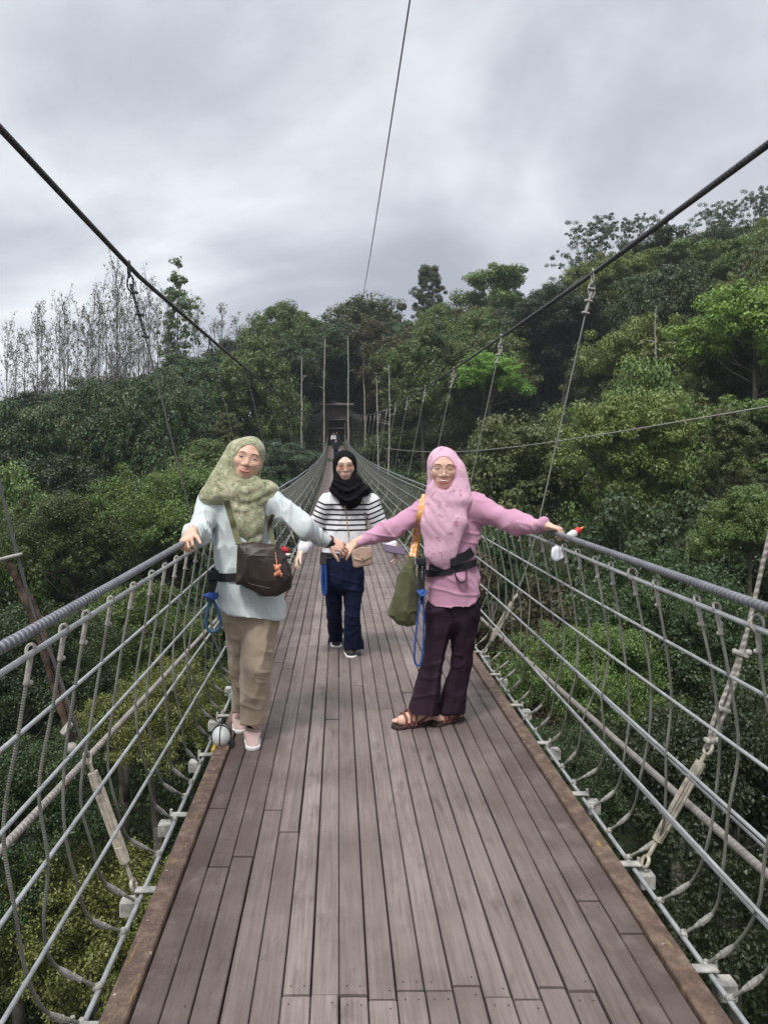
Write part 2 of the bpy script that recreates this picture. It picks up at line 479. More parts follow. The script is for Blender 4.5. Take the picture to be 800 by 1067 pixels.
def mat_planks():
    m, nt, b = newmat('weathered_planks')
    pos = coords(nt); at = nt.nodes.new('ShaderNodeAttribute'); at.attribute_name = 'rnd'
    lat = nt.nodes.new('ShaderNodeAttribute'); lat.attribute_name = 'lat'
    # each plank shifts the grain so that no two are alike
    cx = nt.nodes.new('ShaderNodeCombineXYZ'); nt.links.new(math_(nt, 'MULTIPLY', at.outputs['Fac'], 37.0), cx.inputs[1]); nt.links.new(math_(nt, 'MULTIPLY', at.outputs['Fac'], 91.0), cx.inputs[2])
    va = nt.nodes.new('ShaderNodeVectorMath'); va.operation = 'ADD'; nt.links.new(pos, va.inputs[0]); nt.links.new(cx.outputs[0], va.inputs[1])
    gm = nt.nodes.new('ShaderNodeMapping'); gm.inputs['Scale'].default_value = (60, 2.2, 60); nt.links.new(va.outputs[0], gm.inputs[0])
    grain = noise(nt, gm.outputs[0], 1.6, 6, 0.6)
    gm2 = nt.nodes.new('ShaderNodeMapping'); gm2.inputs['Scale'].default_value = (9, 1.2, 9); nt.links.new(va.outputs[0], gm2.inputs[0])
    streak = noise(nt, gm2.outputs[0], 1.5, 5, 0.6)
    blot = noise(nt, pos, 3.4, 6, 0.62)
    saw = nt.nodes.new('ShaderNodeMapping'); saw.inputs['Scale'].default_value = (2, 120, 2); nt.links.new(va.outputs[0], saw.inputs[0])
    sawn = noise(nt, saw.outputs[0], 1.0, 3, 0.6)
    base = ramp(nt, streak, [(0.25, (0.115, 0.088, 0.077)), (0.5, (0.225, 0.181, 0.163)), (0.75, (0.335, 0.283, 0.262))])
    base = mix(nt, 0.55, base, ramp(nt, grain, [(0.3, (0.10, 0.078, 0.071)), (0.7, (0.32, 0.272, 0.255))]))
    base = mix(nt, ramp(nt, at.outputs['Fac'], [(0, 0.0), (1, 0.6)]), base, (0.135, 0.105, 0.096))
    # the outer planks are less walked on: darker, damp, browner, with pale bloom left in patches
    edge = ramp(nt, lat.outputs['Fac'], [(0.30, 0.0), (0.7, 0.62), (1.0, 0.88)])
    damp = math_(nt, 'MULTIPLY', edge, ramp(nt, blot, [(0.36, 0.5), (0.6, 1.0)]))
    base = mix(nt, damp, base, (0.052, 0.034, 0.030))
    pale = math_(nt, 'MULTIPLY', edge, ramp(nt, noise(nt, pos, 6.0, 7, 0.7), [(0.54, 0.0), (0.70, 0.55)]))
    base = mix(nt, pale, base, (0.27, 0.225, 0.205))
    base = mix(nt, ramp(nt, noise(nt, pos, 1.3, 5, 0.6), [(0.46, 0.0), (0.66, 0.6)]), base, (0.085, 0.064, 0.056))
    base = mix(nt, ramp(nt, noise(nt, coords(nt, (7, 2.2, 7)), 1.7, 6, .65), [(0.56, 0.0), (0.70, 0.6)]), base, (0.075, 0.055, 0.048))
    nt.links.new(base, b.inputs['Base Color'])
    nt.links.new(ramp(nt, blot, [(0.3, 0.5), (0.7, 0.72)]), b.inputs['Roughness'])
    b.inputs['Specular IOR Level'].default_value = 0.35
    h = math_(nt, 'ADD', math_(nt, 'MULTIPLY', grain, 0.7), math_(nt, 'MULTIPLY', sawn, 0.35))
    bump(nt, b, h, 0.5, 0.004)
    return m

def mat_beam():
    m, nt, b = newmat('rusted_painted_beam')
    p = coords(nt); n = noise(nt, p, 16, 8, 0.75); n2 = noise(nt, coords(nt, (14, 3, 14)), 3, 7, 0.7)
    c = ramp(nt, n, [(0.32, (0.05, 0.031, 0.024)), (0.5, (0.11, 0.070, 0.05)), (0.68, (0.22, 0.16, 0.115))])
    c = mix(nt, ramp(nt, n2, [(0.60, 0.0), (0.66, 0.75)]), c, (0.30, 0.20, 0.05))
    c = mix(nt, ramp(nt, noise(nt, p, 28, 3, 0.5), [(0.70, 0.0), (0.74, 0.8)]), c, (0.55, 0.5, 0.45))
    nt.links.new(c, b.inputs['Base Color']); b.inputs['Roughness'].default_value = 0.65
    bump(nt, b, n2, 0.4, 0.004)
    return m

def mat_strand(name, c, turns=55.0, depth=0.7, around=3.0, dark=0.55):
    """steel strand: wires twist round the cable (UV: metres along, turn around)"""
    m, nt, b = newmat(name)
    uv = nt.nodes.new('ShaderNodeUVMap'); s = nt.nodes.new('ShaderNodeSeparateXYZ'); nt.links.new(uv.outputs[0], s.inputs[0])
    ph = math_(nt, 'ADD', math_(nt, 'MULTIPLY', s.outputs[0], turns * 6.283), math_(nt, 'MULTIPLY', s.outputs[1], around))
    wv = math_(nt, 'SINE', ph)
    n = noise(nt, coords(nt), 14, 5)
    col = ramp(nt, n, [(0.3, tuple(x * 0.75 for x in c)), (0.7, tuple(x * 1.2 for x in c))])
    col = mix(nt, ramp(nt, math_(nt, 'ADD', math_(nt, 'MULTIPLY', wv, 0.5), 0.5), [(0.0, dark), (0.4, 0.0)]), col, tuple(x * 0.35 for x in c))
    nt.links.new(col, b.inputs['Base Color']); b.inputs['Roughness'].default_value = 0.5; b.inputs['Metallic'].default_value = 0.25
    bump(nt, b, wv, depth, 0.004)
    return m

M_PLANK, M_BEAM = mat_planks(), mat_beam()
M_MAIN = mat_strand('dark_steel_strand', (0.085, 0.08, 0.088), 28, 0.9)
M_HAND = mat_strand('grey_steel_strand', (0.22, 0.225, 0.25), 42, 0.8)
M_WIRE = mat_strand('pale_steel_wire', (0.37, 0.385, 0.385), 120, 0.12, 3.0, 0.15)
M_BRAID = mat_strand('weathered_braided_rope', (0.33, 0.30, 0.27), 34, 0.35, 3.0, 0.15)
M_ROPE = mat_strand('grey_rope', (0.215, 0.215, 0.185), 150, 0.25, 3.0, 0.2)
M_DROPE = mat_strand('dark_rope', (0.10, 0.095, 0.09), 150, 0.25, 3.0, 0.2)
M_CLIP = basic('whitened_clamp', (0.33, 0.315, 0.285), 0.6, 0.1, 0.35, 60, 0.3)
M_BLOCK = basic('painted_white_bracket', (0.34, 0.33, 0.30), 0.6, 0, 0.45, 25, 0.3)
M_TURN = basic('tan_turnbuckle', (0.40, 0.36, 0.29), 0.6, 0.1, 0.4, 30, 0.4)
M_RUST = basic('flaking_rust', (0.040, 0.026, 0.021), 0.9, 0, 0.6, 22, 0.8, c2=(0.14, 0.095, 0.07))
M_TIMB = basic('dark_timber', (0.075, 0.058, 0.055), 0.8, 0, 0.4, 8, 0.4)
M_PALE = basic('pale_timber', (0.17, 0.15, 0.135), 0.8, 0, 0.3, 8, 0.4)
M_NAIL = basic('dark_nail', (0.03, 0.027, 0.025), 0.6, 0.3, 0.2, 50, 0)

bridge = empty('suspension_bridge', (0.2, 0, 0), 'long timber and rope suspension footbridge with wire net sides, running to the far gateway', 'bridge')

# --- planks (long boards laid along the walk, butt joints, nails)
def deck():
    NB = 19; x0, x1 = XL + 0.075, XR - 0.075; wd = (x1 - x0) / NB
    V = []; F = []; rnd = []; lat = []; mi = []
    r = random.Random(5)
    VB, FB = box_geo((1, 1, 1))
    for b in range(NB):
        near = 5 <= b <= 15
        y = -6.0 - r.random() * 2
        cuts = []
        if near: cuts = [2.155 + r.uniform(-0.035, 0.035)]
        else: cuts = [r.uniform(2.4, 3.6)]
        y = cuts[0] - r.uniform(2.6, 3.2) * 3
        while y < Y_END:
            if abs(y - cuts[0]) < 0.9: y = cuts[0]
            L = r.uniform(2.2, 3.3)
            ye = min(y + L, Y_END)
            if y < cuts[0] - 0.9 and ye > cuts[0] - 1.2: ye = cuts[0]
            if ye - y < 0.25: ye = min(y + 0.9, Y_END)
            gap = r.uniform(0.0035, 0.007); xx0 = x0 + b * wd + gap / 2 + r.uniform(-.0015, .0015); xx1 = x0 + (b + 1) * wd - gap / 2 + r.uniform(-.0015, .0015)
            up = r.uniform(-0.0025, 0.0025); t = 0.035; ch = 0.0035
            n = max(1, int(math.ceil((ye - y) / 1.0)))
            ys = np.linspace(y + 0.003, ye - 0.004, n + 1); rv = r.random()
            base = len(V)
            for yy in ys:
                z = dz(yy) + up; X = dx(yy)
                for (px, pz) in ((xx0, -t), (xx0, -ch), (xx0 + ch, 0), (xx1 - ch, 0), (xx1, -ch), (xx1, -t)):
                    V.append((X + px, yy, z + pz)); rnd.append(rv); lat.append(abs((b + .5) / NB * 2 - 1) ** 1.5)
            for i in range(n):
                for k in range(6):
                    a = base + i * 6 + k; c = base + i * 6 + (k + 1) % 6
                    F.append((a, c, c + 6, a + 6)); mi.append(0)
            F.append(tuple(base + k for k in range(6))[::-1]); mi.append(0)
            F.append(tuple(base + n * 6 + k for k in range(6))); mi.append(0)
            if y < 12:
                for yy in (y + 0.035, (y + ye) / 2 + r.uniform(-.2, .2), ye - 0.035):
                    for xx in (xx0 + wd * .25, xx0 + wd * .72):
                        if yy < 1.5 or r.random() < 0.5: continue
                        a = len(V); rr = 0.0028
                        for k in range(6):
                            V.append((xx + dx(yy) + rr * math.cos(k * 1.047), yy + rr * math.sin(k * 1.047), dz(yy) + up + 0.0012)); rnd.append(0); lat.append(0)
                        F.append(tuple(range(a, a + 6))); mi.append(1)
            y = ye
    me = meshdata('deck_planks', V, F, [M_PLANK, M_NAIL], mi, False, None, {'rnd': rnd, 'lat': lat})
    return link('deck_planks', me, bridge)
deck()
# dark bearers under the boards; a dark sheet is added as shade in the gaps
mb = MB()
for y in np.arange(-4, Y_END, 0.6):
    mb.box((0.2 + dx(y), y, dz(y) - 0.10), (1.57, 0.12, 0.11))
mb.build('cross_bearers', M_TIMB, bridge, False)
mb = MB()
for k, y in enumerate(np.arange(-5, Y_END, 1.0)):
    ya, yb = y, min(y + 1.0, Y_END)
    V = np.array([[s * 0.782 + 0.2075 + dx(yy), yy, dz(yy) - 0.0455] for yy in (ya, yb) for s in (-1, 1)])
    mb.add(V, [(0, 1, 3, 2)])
mb.build('underlay_sheet', M_TIMB, bridge, False)  # added dark sheet, stands in for shade between the boards

def yline(a, b, fine=8, n_far=60):
    return np.concatenate([np.linspace(a, fine, 40), np.linspace(fine, b, n_far)[1:]])
YS = yline(-5, Y_END)
for s in (-1, 1):
    mb = MB(); V = []; F = []
    xo = XR if s > 0 else XL; xi = xo - s * 0.073
    for i, y in enumerate(YS):
        w_ = 0.0015 * math.sin(y * 2.3)
        for (x, z) in ((xi, -0.09), (xi, 0.011), (xi + s * 0.004, 0.016), (xo - s * 0.004, 0.016), (xo, 0.011), (xo, -0.09)):
            V.append((x + dx(y), y, dz(y) + z + w_))
    for i in range(len(YS) - 1):
        for k in range(6):
            a, c = i * 6 + k, i * 6 + (k + 1) % 6
            F.append((a, c, c + 6, a + 6) if s < 0 else (a, a + 6, c + 6, c))
    F.append((0, 1, 2, 3, 4, 5)); e = (len(YS) - 1) * 6; F.append((e, e + 1, e + 2, e + 3, e + 4, e + 5))
    mb.add(V, F)
    mb.build('edge_beam', M_BEAM, bridge, False)

# --- cables along the sides: offset outside the edge, height over the deck
def sx(s, off): return (XR + off) if s > 0 else (XL - off)
SIDE = [(0.048, -0.012, 0.0085, M_WIRE, 'bottom_cable'), (0.10, 0.28, 0.0062, M_WIRE, 'side_cable'), (0.13, 0.465, 0.0062, M_WIRE, 'side_cable'),
        (0.13, 0.67, 0.0058, M_WIRE, 'side_cable'), (0.10, 0.89, 0.0058, M_WIRE, 'side_cable'), (0.065, 1.082, 0.0078, M_WIRE, 'top_wire'), (0.06, 1.147, 0.0138, M_HAND, 'hand_cable')]
for s in (-1, 1):
    for i, (off, h, r_, m_, nm) in enumerate(SIDE):
        sag = rng.uniform(-.006, .006)
        pts = [(sx(s, off) + dx(y), y, dz(y) + h + sag * math.sin(y * 1.1 + i)) for y in YS]
        mb = MB().tube(pts, r_, 10)
        if s > 0 and nm == 'side_cable' and i in (1, 2):      # a second thin wire runs beside these two
            mb.tube([(p[0] + 0.012, p[1], p[2] - 0.022 - 0.008 * math.sin(p[1] * .8)) for p in pts], 0.0045, 8)
        mb.build(nm, m_, bridge)
    # heavy braided line outside the net, slack under its own weight
    xb = 1.37 if s > 0 else -1.12
    pts = []
    for y in yline(-5, 60):
        z = (0.33 - 0.052 * y + 0.0009 * y * y) if s > 0 else (0.36 - 0.05 * y + 0.0009 * y * y)
        pts.append((xb + dx(y), y, z))
    MB().tube(pts, 0.0155, 12).build('braided_line', M_BRAID, bridge)

# --- main cables
def mainz(y, s=-1): return 2.985 + 0.00058 * y * y + (0.05 if s < 0 else 0.012) * max(0, 6 - y)
def mainx(s, y): return 0.205 + s * (1.83 - 0.33 * max(0, y) / Y_END) + dx(y)
for s in (-1, 1):
    pts = [(mainx(s, y), y, mainz(y, s)) for y in YS]
    MB().tube(pts, 0.0185, 14).build('main_cable', M_MAIN, bridge)

# --- net ropes, tied to the top wire above and curling in to the bottom cable
def rope_path(s, y, r):
    lean = (0.28 if s < 0 else 0.22) * r.uniform(0.8, 1.15); wv = r.uniform(-1, 1, 6) * 0.022
    bul = r.uniform(0.8, 1.2); low = r.uniform(0, 1)
    pr = [(0.068, 1.08, 0), (0.10 + .02 * (bul - 1), 0.89, wv[0]), (0.137, 0.67, 0.012 + wv[1]), (0.14 * bul, 0.465, 0.03 + wv[2]), (0.108 + .04 * bul * low, 0.28, lean * .32 + wv[3]),
          (0.10 + .05 * low, 0.11, lean * 0.66 + wv[4] * .5), (0.052, -0.002, lean)]
    return np.array([(sx(s, o) + dx(y), y + dy, dz(y + dy) + h) for o, h, dy in pr])
def rope(mb, s, y, r, near):
    P = rope_path(s, y, r)
    if near:
        Q = spline(P, 34)
        mb.tube(Q, 0.0050, 8, 0)
        mb.tube(Q[0:3], 0.0072, 8, 1)                              # sleeve at the top
        mb.tube(Q[28:32], [0.006, 0.0095, 0.0088, 0.0065], 8, 1)  # knot sleeve near the foot
        c = Q[0]; a = np.linspace(0, 6.283, 11)[:-1]; rr = r.choice([0.011, 0.011, 0.013, 0.022])
        mb.tube([(c[0] + .006 * math.sin(t), c[1] + .004 * math.sin(t), c[2] + 0.004 + rr * math.cos(t)) if r is None else (c[0] + rr * .8 * math.sin(t), c[1] + .006 * math.cos(t), c[2] + 0.012 + rr * math.cos(t)) for t in a], 0.0045, 6, 1, closed=True)
        mb.box(Q[2] + np.array([0.0, 0.012, 0]), (0.022, 0.016, 0.012), 1, rotm(r.uniform(0, 90), r.uniform(-30, 30)), 0.004)
        mb.box(Q[-1], (0.028, 0.02, 0.022), 1, rotm(r.uniform(0, 90), r.uniform(-30, 30)), 0.005)
        mb.ell(Q[30], (0.0105, 0.0105, 0.0105), 1, None, 8)
    else:
        mb.tube(P, 0.0058, 5, 0, cap=False)
for s in (-1, 1):
    r = np.random.default_rng(20 + s)
    known = [1.947, 2.03, 2.246, 2.37, 2.68, 2.89, 3.12, 3.31, 3.55, 3.76, 3.99, 4.2] if s > 0 else [1.45, 1.747, 1.957, 2.13, 2.36, 2.62, 2.88, 3.1, 3.32, 3.55, 3.8, 4.05]
    ys = list(known); y = known[-1]
    while len(ys) < 49: y += r.uniform(0.17, 0.29); ys.append(y)
    for y in ys:
        mb = MB(); rope(mb, s, y, r, y < 9); mb.build('net_rope', [M_ROPE, M_CLIP], bridge)
    mb = MB(); y = ys[-1]
    while y < Y_END - 1:
        y += r.uniform(0.18, 0.27); rope(mb, s, y, r, False)
    y = known[0]
    while y > -2:
        y -= r.uniform(0.18, 0.27); rope(mb, s, y, r, False)
    tag(mb.build('net_ropes_beyond', [M_ROPE, M_CLIP], bridge), kind='stuff')

# --- brackets under the hangers and hangers up to the main cables
BR_R = [2.25, 2.83, 3.42, 4.03, 4.64, 5.29, 5.9] + [5.9 + 0.62 * k for k in range(1, 12)]
BR_L = [2.02, 2.66, 3.22, 3.87, 4.45, 5.1, 5.7] + [5.7 + 0.62 * k for k in range(1, 12)]
for s, br in ((-1, BR_L), (1, BR_R)):
    for y in br:
        mb = MB(); x = sx(s, 0.075)
        mb.box((x + s * 0.018, y, dz(y) - 0.055), (0.06, 0.05, 0.06), 0, None, 0.006)
        mb.box((sx(s, 0.03), y + 0.004, dz(y) + 0.003), (0.085, 0.034, 0.008), 0, None, 0.002)
        mb.tube([(x, y + 0.02, dz(y) - 0.03), (x, y + 0.02, dz(y) + 0.018)], 0.007, 6)
        mb.build('bracket', M_BLOCK, bridge)

def hanger(s, y, near=False, rusty=False):
    """sloping tie from the deck edge up to the main cable, turnbuckle at its foot"""
    top = np.array([mainx(s, y), y, mainz(y, s) - 0.02])
    if s > 0: pr = [(0.085, 0.0), (0.33, 0.44), (0.42, 0.68), (0.50, 0.98)]
    else: pr = [(0.075, 0.0), (0.245, 0.47), (0.36, 0.80), (0.47, 1.10)]
    P = [np.array([sx(s, o) + dx(y), y, dz(y) + h]) for o, h in pr]
    h = empty('hanger'); h.parent = bridge; h.matrix_parent_inverse = Matrix.Translation(-Vector(bridge.location)); h.location = tuple(P[0])
    # turnbuckle: eye bolt, two-rod body, eye
    mb = MB(); d = P[1] - P[0]; L = np.linalg.norm(d); u = d / L; sd_ = np.cross(u, [0, 1, 0]); sd_ /= np.linalg.norm(sd_)
    a = np.linspace(0, 6.283, 13)[:-1]
    for c in (P[0] + u * 0.015, P[1]):
        mb.tube([c + 0.022 * (math.cos(t) * u + math.sin(t) * np.array([0, 1, 0])) for t in a], 0.0065, 7, closed=True)
    mb.tube([P[0] + u * 0.035, P[1] - u * 0.02], 0.0075, 8)
    for q in (-1, 1): mb.tube([P[0] + u * L * 0.26 + sd_ * q * 0.013, P[0] + u * L * 0.84 + sd_ * q * 0.013], 0.0085, 7)
    for f_ in (0.27, 0.83): mb.tube([P[0] + u * (L * f_ - 0.03), P[0] + u * (L * f_ + 0.03)], 0.019, 8)
    mb.build('turnbuckle', M_TURN, h)
    # rope
    mb = MB()
    if near and s > 0:
        for q, wob in ((0.0, 0.012), (1.0, -0.016)):
            Q = spline([P[1], P[1] * .6 + P[2] * .4 + np.array([wob, 0, .01]), P[2] + np.array([wob * .6, 0.006 * q, 0]), P[3], P[3] * .5 + top * .5, top], 60)
            mb.tube(Q[: (34 if q else 60)], 0.0085, 8, 0)
    else:
        mb.tube(spline([P[1], P[2], P[3], P[3] * .5 + top * .5, top * .87 + P[3] * .13 if s > 0 else top * .72 + P[3] * .28], 40), 0.0062, 7, 0)
    mb.build('hanger_rope', M_BRAID if near and s > 0 else (M_ROPE if s > 0 else M_DROPE), h)
    if near and s > 0:
        for c, ro, q in ((P[1] * .88 + P[2] * .12, rotm(20, 10, 15), .02), (P[1] * .38 + P[2] * .62, rotm(20, 10, 15), -.02), (P[2] * .6 + P[3] * .4, rotm(-10, 5, 20), .026)):
            mb = MB().box(c, (0.058, 0.028, 0.018), 0, ro, 0.005); mb.ell(c + np.array([q, -.008, .006]), (.013, .013, .013)); mb.build('clip', M_CLIP, h)
    up_m = M_CLIP if s > 0 else M_MAIN; ce = 0.15 if s > 0 else 0.28; mb = MB(); g = np.linspace(0, 6.283, 13)[:-1]
    mb.tube([top + np.array([-s * .01, 0.030 * math.cos(t), -0.015 + 0.062 * math.sin(t)]) for t in g], 0.008, 7, closed=True)
    mb.tube([top + np.array([-s * .02 + 0.024 * math.cos(t), 0, -0.12 + 0.06 * math.sin(t)]) for t in g], 0.008, 7, closed=True)
    mb.build('shackle', up_m, h)
    mb = MB(); mb.tube([top + np.array([-s * .02, 0, -0.13]), top * (1 - ce) + P[3] * ce], 0.012, 7)
    for k, f_ in enumerate((ce * .36, ce * .68, ce)):      # clips below the main cable
        mb.box(top * (1 - f_) + P[3] * f_, (0.062, 0.036, 0.02), 0, rotm(10 * k, 0, 10), 0.006)
    mb.build('clamped_end', up_m, h)
    if rusty:
        mb = MB(); e = W(10, 584, y); g = W(62, 733, y); k_ = W(76, 772, y)
        Q = spline([k_, g, g * .5 + e * .5 + np.array([.012, 0, 0]), e], 26)
        rr = 0.0125 + 0.003 * np.sin(np.arange(26) * 1.9)
        mb.tube(Q, rr, 7, 0); mb.tube(Q[3:22] + np.array([.018, .012, 0]), 0.008, 6, 0)
        mb.build('rusty_rod', M_RUST, h)
        mb = MB(); mb.box(e + np.array([0, 0, .012]), (0.085, 0.04, 0.012), 0, rotm(0, 0, -14), 0.004); mb.box(e + np.array([-.03, 0, .004]), (0.05, 0.03, 0.01), 0, rotm(30, 0, 8), 0.003)
        mb.ell(W(77, 777, y) + np.array([0, -.02, 0]), (.02, .02, .02)); mb.box(W(72, 757, y) + np.array([0, -.02, 0]), (.05, .03, .018), 0, rotm(30, 10, -50), .005)
        mb.build('end_plate', M_CLIP, h)
HR = [2.83, 5.9, 9.16, 12.8, 16.8] + [16.8 + 4 * k for k in range(1, 17)]
HL = [2.67, 5.7, 9.2, 12.8, 16.8] + [16.8 + 4 * k for k in range(1, 17)]
for y in HR: hanger(1, y, y < 3)
for y in HL: hanger(-1, y, y < 3, y < 3)

# --- gateway at the far end
YG = Y_END
gx = 0.2 + dx(YG) + 0.10; gz = dz(YG)
gate = empty('bridge_gateway', (gx, YG, gz), 'small dark timber gateway shelter with pale roof beam at the far end of the bridge', 'gateway')
for s in (-1, 1):
    MB().box((gx + s * 1.3, YG, gz + 2.3), (0.16, 0.16, 4.9), 0, None, .02).build('post', M_PALE, gate, False)
    MB().box((gx + s * 1.0, YG + 0.5, gz + 1.45), (0.11, 0.11, 2.9), 0, None, .02).build('inner_post', M_PALE, gate, False)
mb = MB().box((gx, YG - .1, gz + 4.62), (3.9, 0.9, 0.20), 0, None, .02); mb.box((gx, YG + 0.3, gz + 2.95), (2.5, 0.14, 0.14), 0, None, .02); mb.box((gx, YG + 0.4, gz + 1.95), (2.0, 0.1, 0.1), 0, None, .02)
mb.build('roof_beam', M_PALE, gate, False)
mb = MB()
for k in range(12): mb.box((gx - 1.1 + k * 0.2, YG + 0.22, gz + 3.78), (0.19, 0.05, 1.45), 0, None, .01)
mb.build('plank_panel', basic('brown_boards', (0.105, 0.075, 0.066), .85, 0, .3, 6, .4), gate, False)
mb = MB().box((gx, YG + 2.6, gz + 1.4), (3.0, 0.12, 2.9)); mb.box((gx, YG + 1.5, gz + 2.84), (3.0, 2.1, 0.08))
for s in (-1, 1): mb.box((gx + s * 1.45, YG + 1.45, gz + 1.4), (0.1, 2.1, 2.7))
mb.build('shelter_wall', M_TIMB, gate, False)
mb = MB().box((gx, YG + 1.4, gz - 0.1), (3.2, 2.8, 0.2)); mb.build('landing', M_PLANK, gate, False)

# --- other wires in the air
a = W(427, 0, 8.0); b_ = W(375, 316, 125); t = np.linspace(-0.1, 1, 90) ; t = np.sign(t) * np.abs(t) ** 1.6; t = t[:, None]
P = a + (b_ - a) * t; P[:, 2] -= 3.0 * (1 - t[:, 0]) * np.clip(t[:, 0], 0, 1) * 1.2
tag(MB().tube(P, np.linspace(0.007, 0.028, len(P)), 6).build('overhead_wire', M_MAIN, None, True, P[0]), 'thin dark wire high overhead, rising alone from the sky to the hilltop', 'wire')
a, b_ = W(815, 421, 9), W(400, 467, 34)
P = np.array([a + (b_ - a) * t + np.array([0, 0, -0.35 * math.sin(math.pi * t)]) for t in np.linspace(0, 1, 30)])
tag(MB().tube(P, 0.012, 6).build('guy_wire', M_BRAID, None, True, P[0]), 'pale guy wire stretched level across the right hillside trees', 'wire')

# --- the white strapped float on the left edge beam
yb = 4.0; c = W(231, 769, yb)
fl = empty('strapped_float', (c[0], yb, 0.016), 'white rounded float with black straps and yellow foot on the left edge beam', 'float')
M_WPL = basic('white_plastic', (0.56, 0.57, 0.56), 0.45, 0, .12, 12, .05); M_YEL = basic('yellow_plastic', (0.62, 0.42, 0.05), 0.5, 0, .3, 25, .1); M_BLK = basic('black_strap', (0.018, 0.018, 0.02), 0.6, 0, .3, 60, .2)
v = Vox(c - .15, c + .15, 0.004); v.add(ell(c + [0, 0, .012], (.05, .068, .058)), .01); v.cut(c - [0, 0, .032], (0, 0, -1))
V, Q = v.mesh(); link('shell', meshdata('shell', V, Q, M_WPL), fl)
mb = MB(); mb.box(c - [0, .022, .040], (.086, .13, .026), 0, None, .006); mb.build('foot', M_YEL, fl)
mb = MB(); a = np.linspace(-.5, 3.64, 20)
mb.tube([c + np.array([.0525 * math.cos(t), -.012, .012 + .0605 * math.sin(t)]) for t in a], .0035, 6)
mb.tube([c + np.array([.0525 * math.cos(t) * .93, .022, .012 + .0605 * math.sin(t) * .95]) for t in a], .0035, 6)
mb.tube([c + np.array([.0, .0705 * math.cos(t) , .012 + .0605 * math.sin(t)]) for t in a], .003, 6)
mb.box(c + np.array([.056, -.01, -.025]), (.02, .05, .05), 0, None, .006)
mb.build('strap', M_BLK, fl)
# ------------------------------------------------------------------ people
def skin_mat(name, c):
    m, nt, b = newmat(name)
    f = noise(nt, coords(nt, kind='Object'), 18, 5)
    nt.links.new(ramp(nt, f, [(0.3, tuple(x * .9 for x in c)), (0.7, tuple(min(1, x * 1.08) for x in c))]), b.inputs['Base Color'])
    b.inputs['Roughness'].default_value = 0.5; b.inputs['Specular IOR Level'].default_value = 0.35
    b.inputs['Subsurface Weight'].default_value = 0.12; b.inputs['Subsurface Radius'].default_value = (0.012, 0.005, 0.003)
    return m
M_SKIN_A = skin_mat('tan_skin', (0.66, 0.415, 0.31)); M_SKIN_B = skin_mat('warm_skin', (0.70, 0.44, 0.335)); M_SKIN_C = skin_mat('light_skin', (0.72, 0.53, 0.43))
M_BROW = basic('eyebrow_hair', (0.03, 0.019, 0.015), 0.8, 0, .2, 60, 0); M_EYEW = basic('eye_white', (0.62, 0.58, 0.55), 0.3, 0, .05, 40, 0)
M_IRIS = basic('dark_iris', (0.012, 0.008, 0.007), 0.15, 0, .1, 60, 0); M_LIP = basic('lip', (0.38, 0.105, 0.09), 0.45, 0, .1, 60, 0); M_LIPC = basic('rose_lip', (0.48, 0.14, 0.13), 0.45, 0, .1, 60, 0)
M_TOOTH = basic('tooth', (0.78, 0.74, 0.68), 0.35, 0, .04, 60, 0); M_MOUTH = basic('mouth_dark', (0.19, 0.055, 0.05), 0.6, 0, .1, 60, 0)
M_FRAME = basic('glasses_frame', (0.10, 0.045, 0.035), 0.3, 0.2, .1, 60, 0)
M_BELT = basic('black_webbing', (0.014, 0.014, 0.017), 0.7, 0, .3, 120, .3)
M_BLUE = basic('blue_cord', (0.02, 0.07, 0.27), 0.6, 0, .35, 90, .4); M_TEAL = basic('blue_grey_cord', (0.03, 0.09, 0.17), 0.6, 0, .35, 90, .4)

def lens_mat(name, c, t):
    m, nt, b = newmat(name); o = nt.nodes['Material Output']
    tr = nt.nodes.new('ShaderNodeBsdfTransparent'); tr.inputs[0].default_value = (*c, 1)
    gl = nt.nodes.new('ShaderNodeBsdfGlossy'); gl.inputs['Roughness'].default_value = 0.05
    mx = nt.nodes.new('ShaderNodeMixShader'); mx.inputs[0].default_value = t
    nt.links.new(tr.outputs[0], mx.inputs[1]); nt.links.new(gl.outputs[0], mx.inputs[2]); nt.links.new(mx.outputs[0], o.inputs[0])
    return m
M_LENS = lens_mat('clear_lens', (0.97, 0.97, 0.965), 0.02); M_TINT = lens_mat('brown_lens', (0.72, 0.56, 0.52), 0.05)

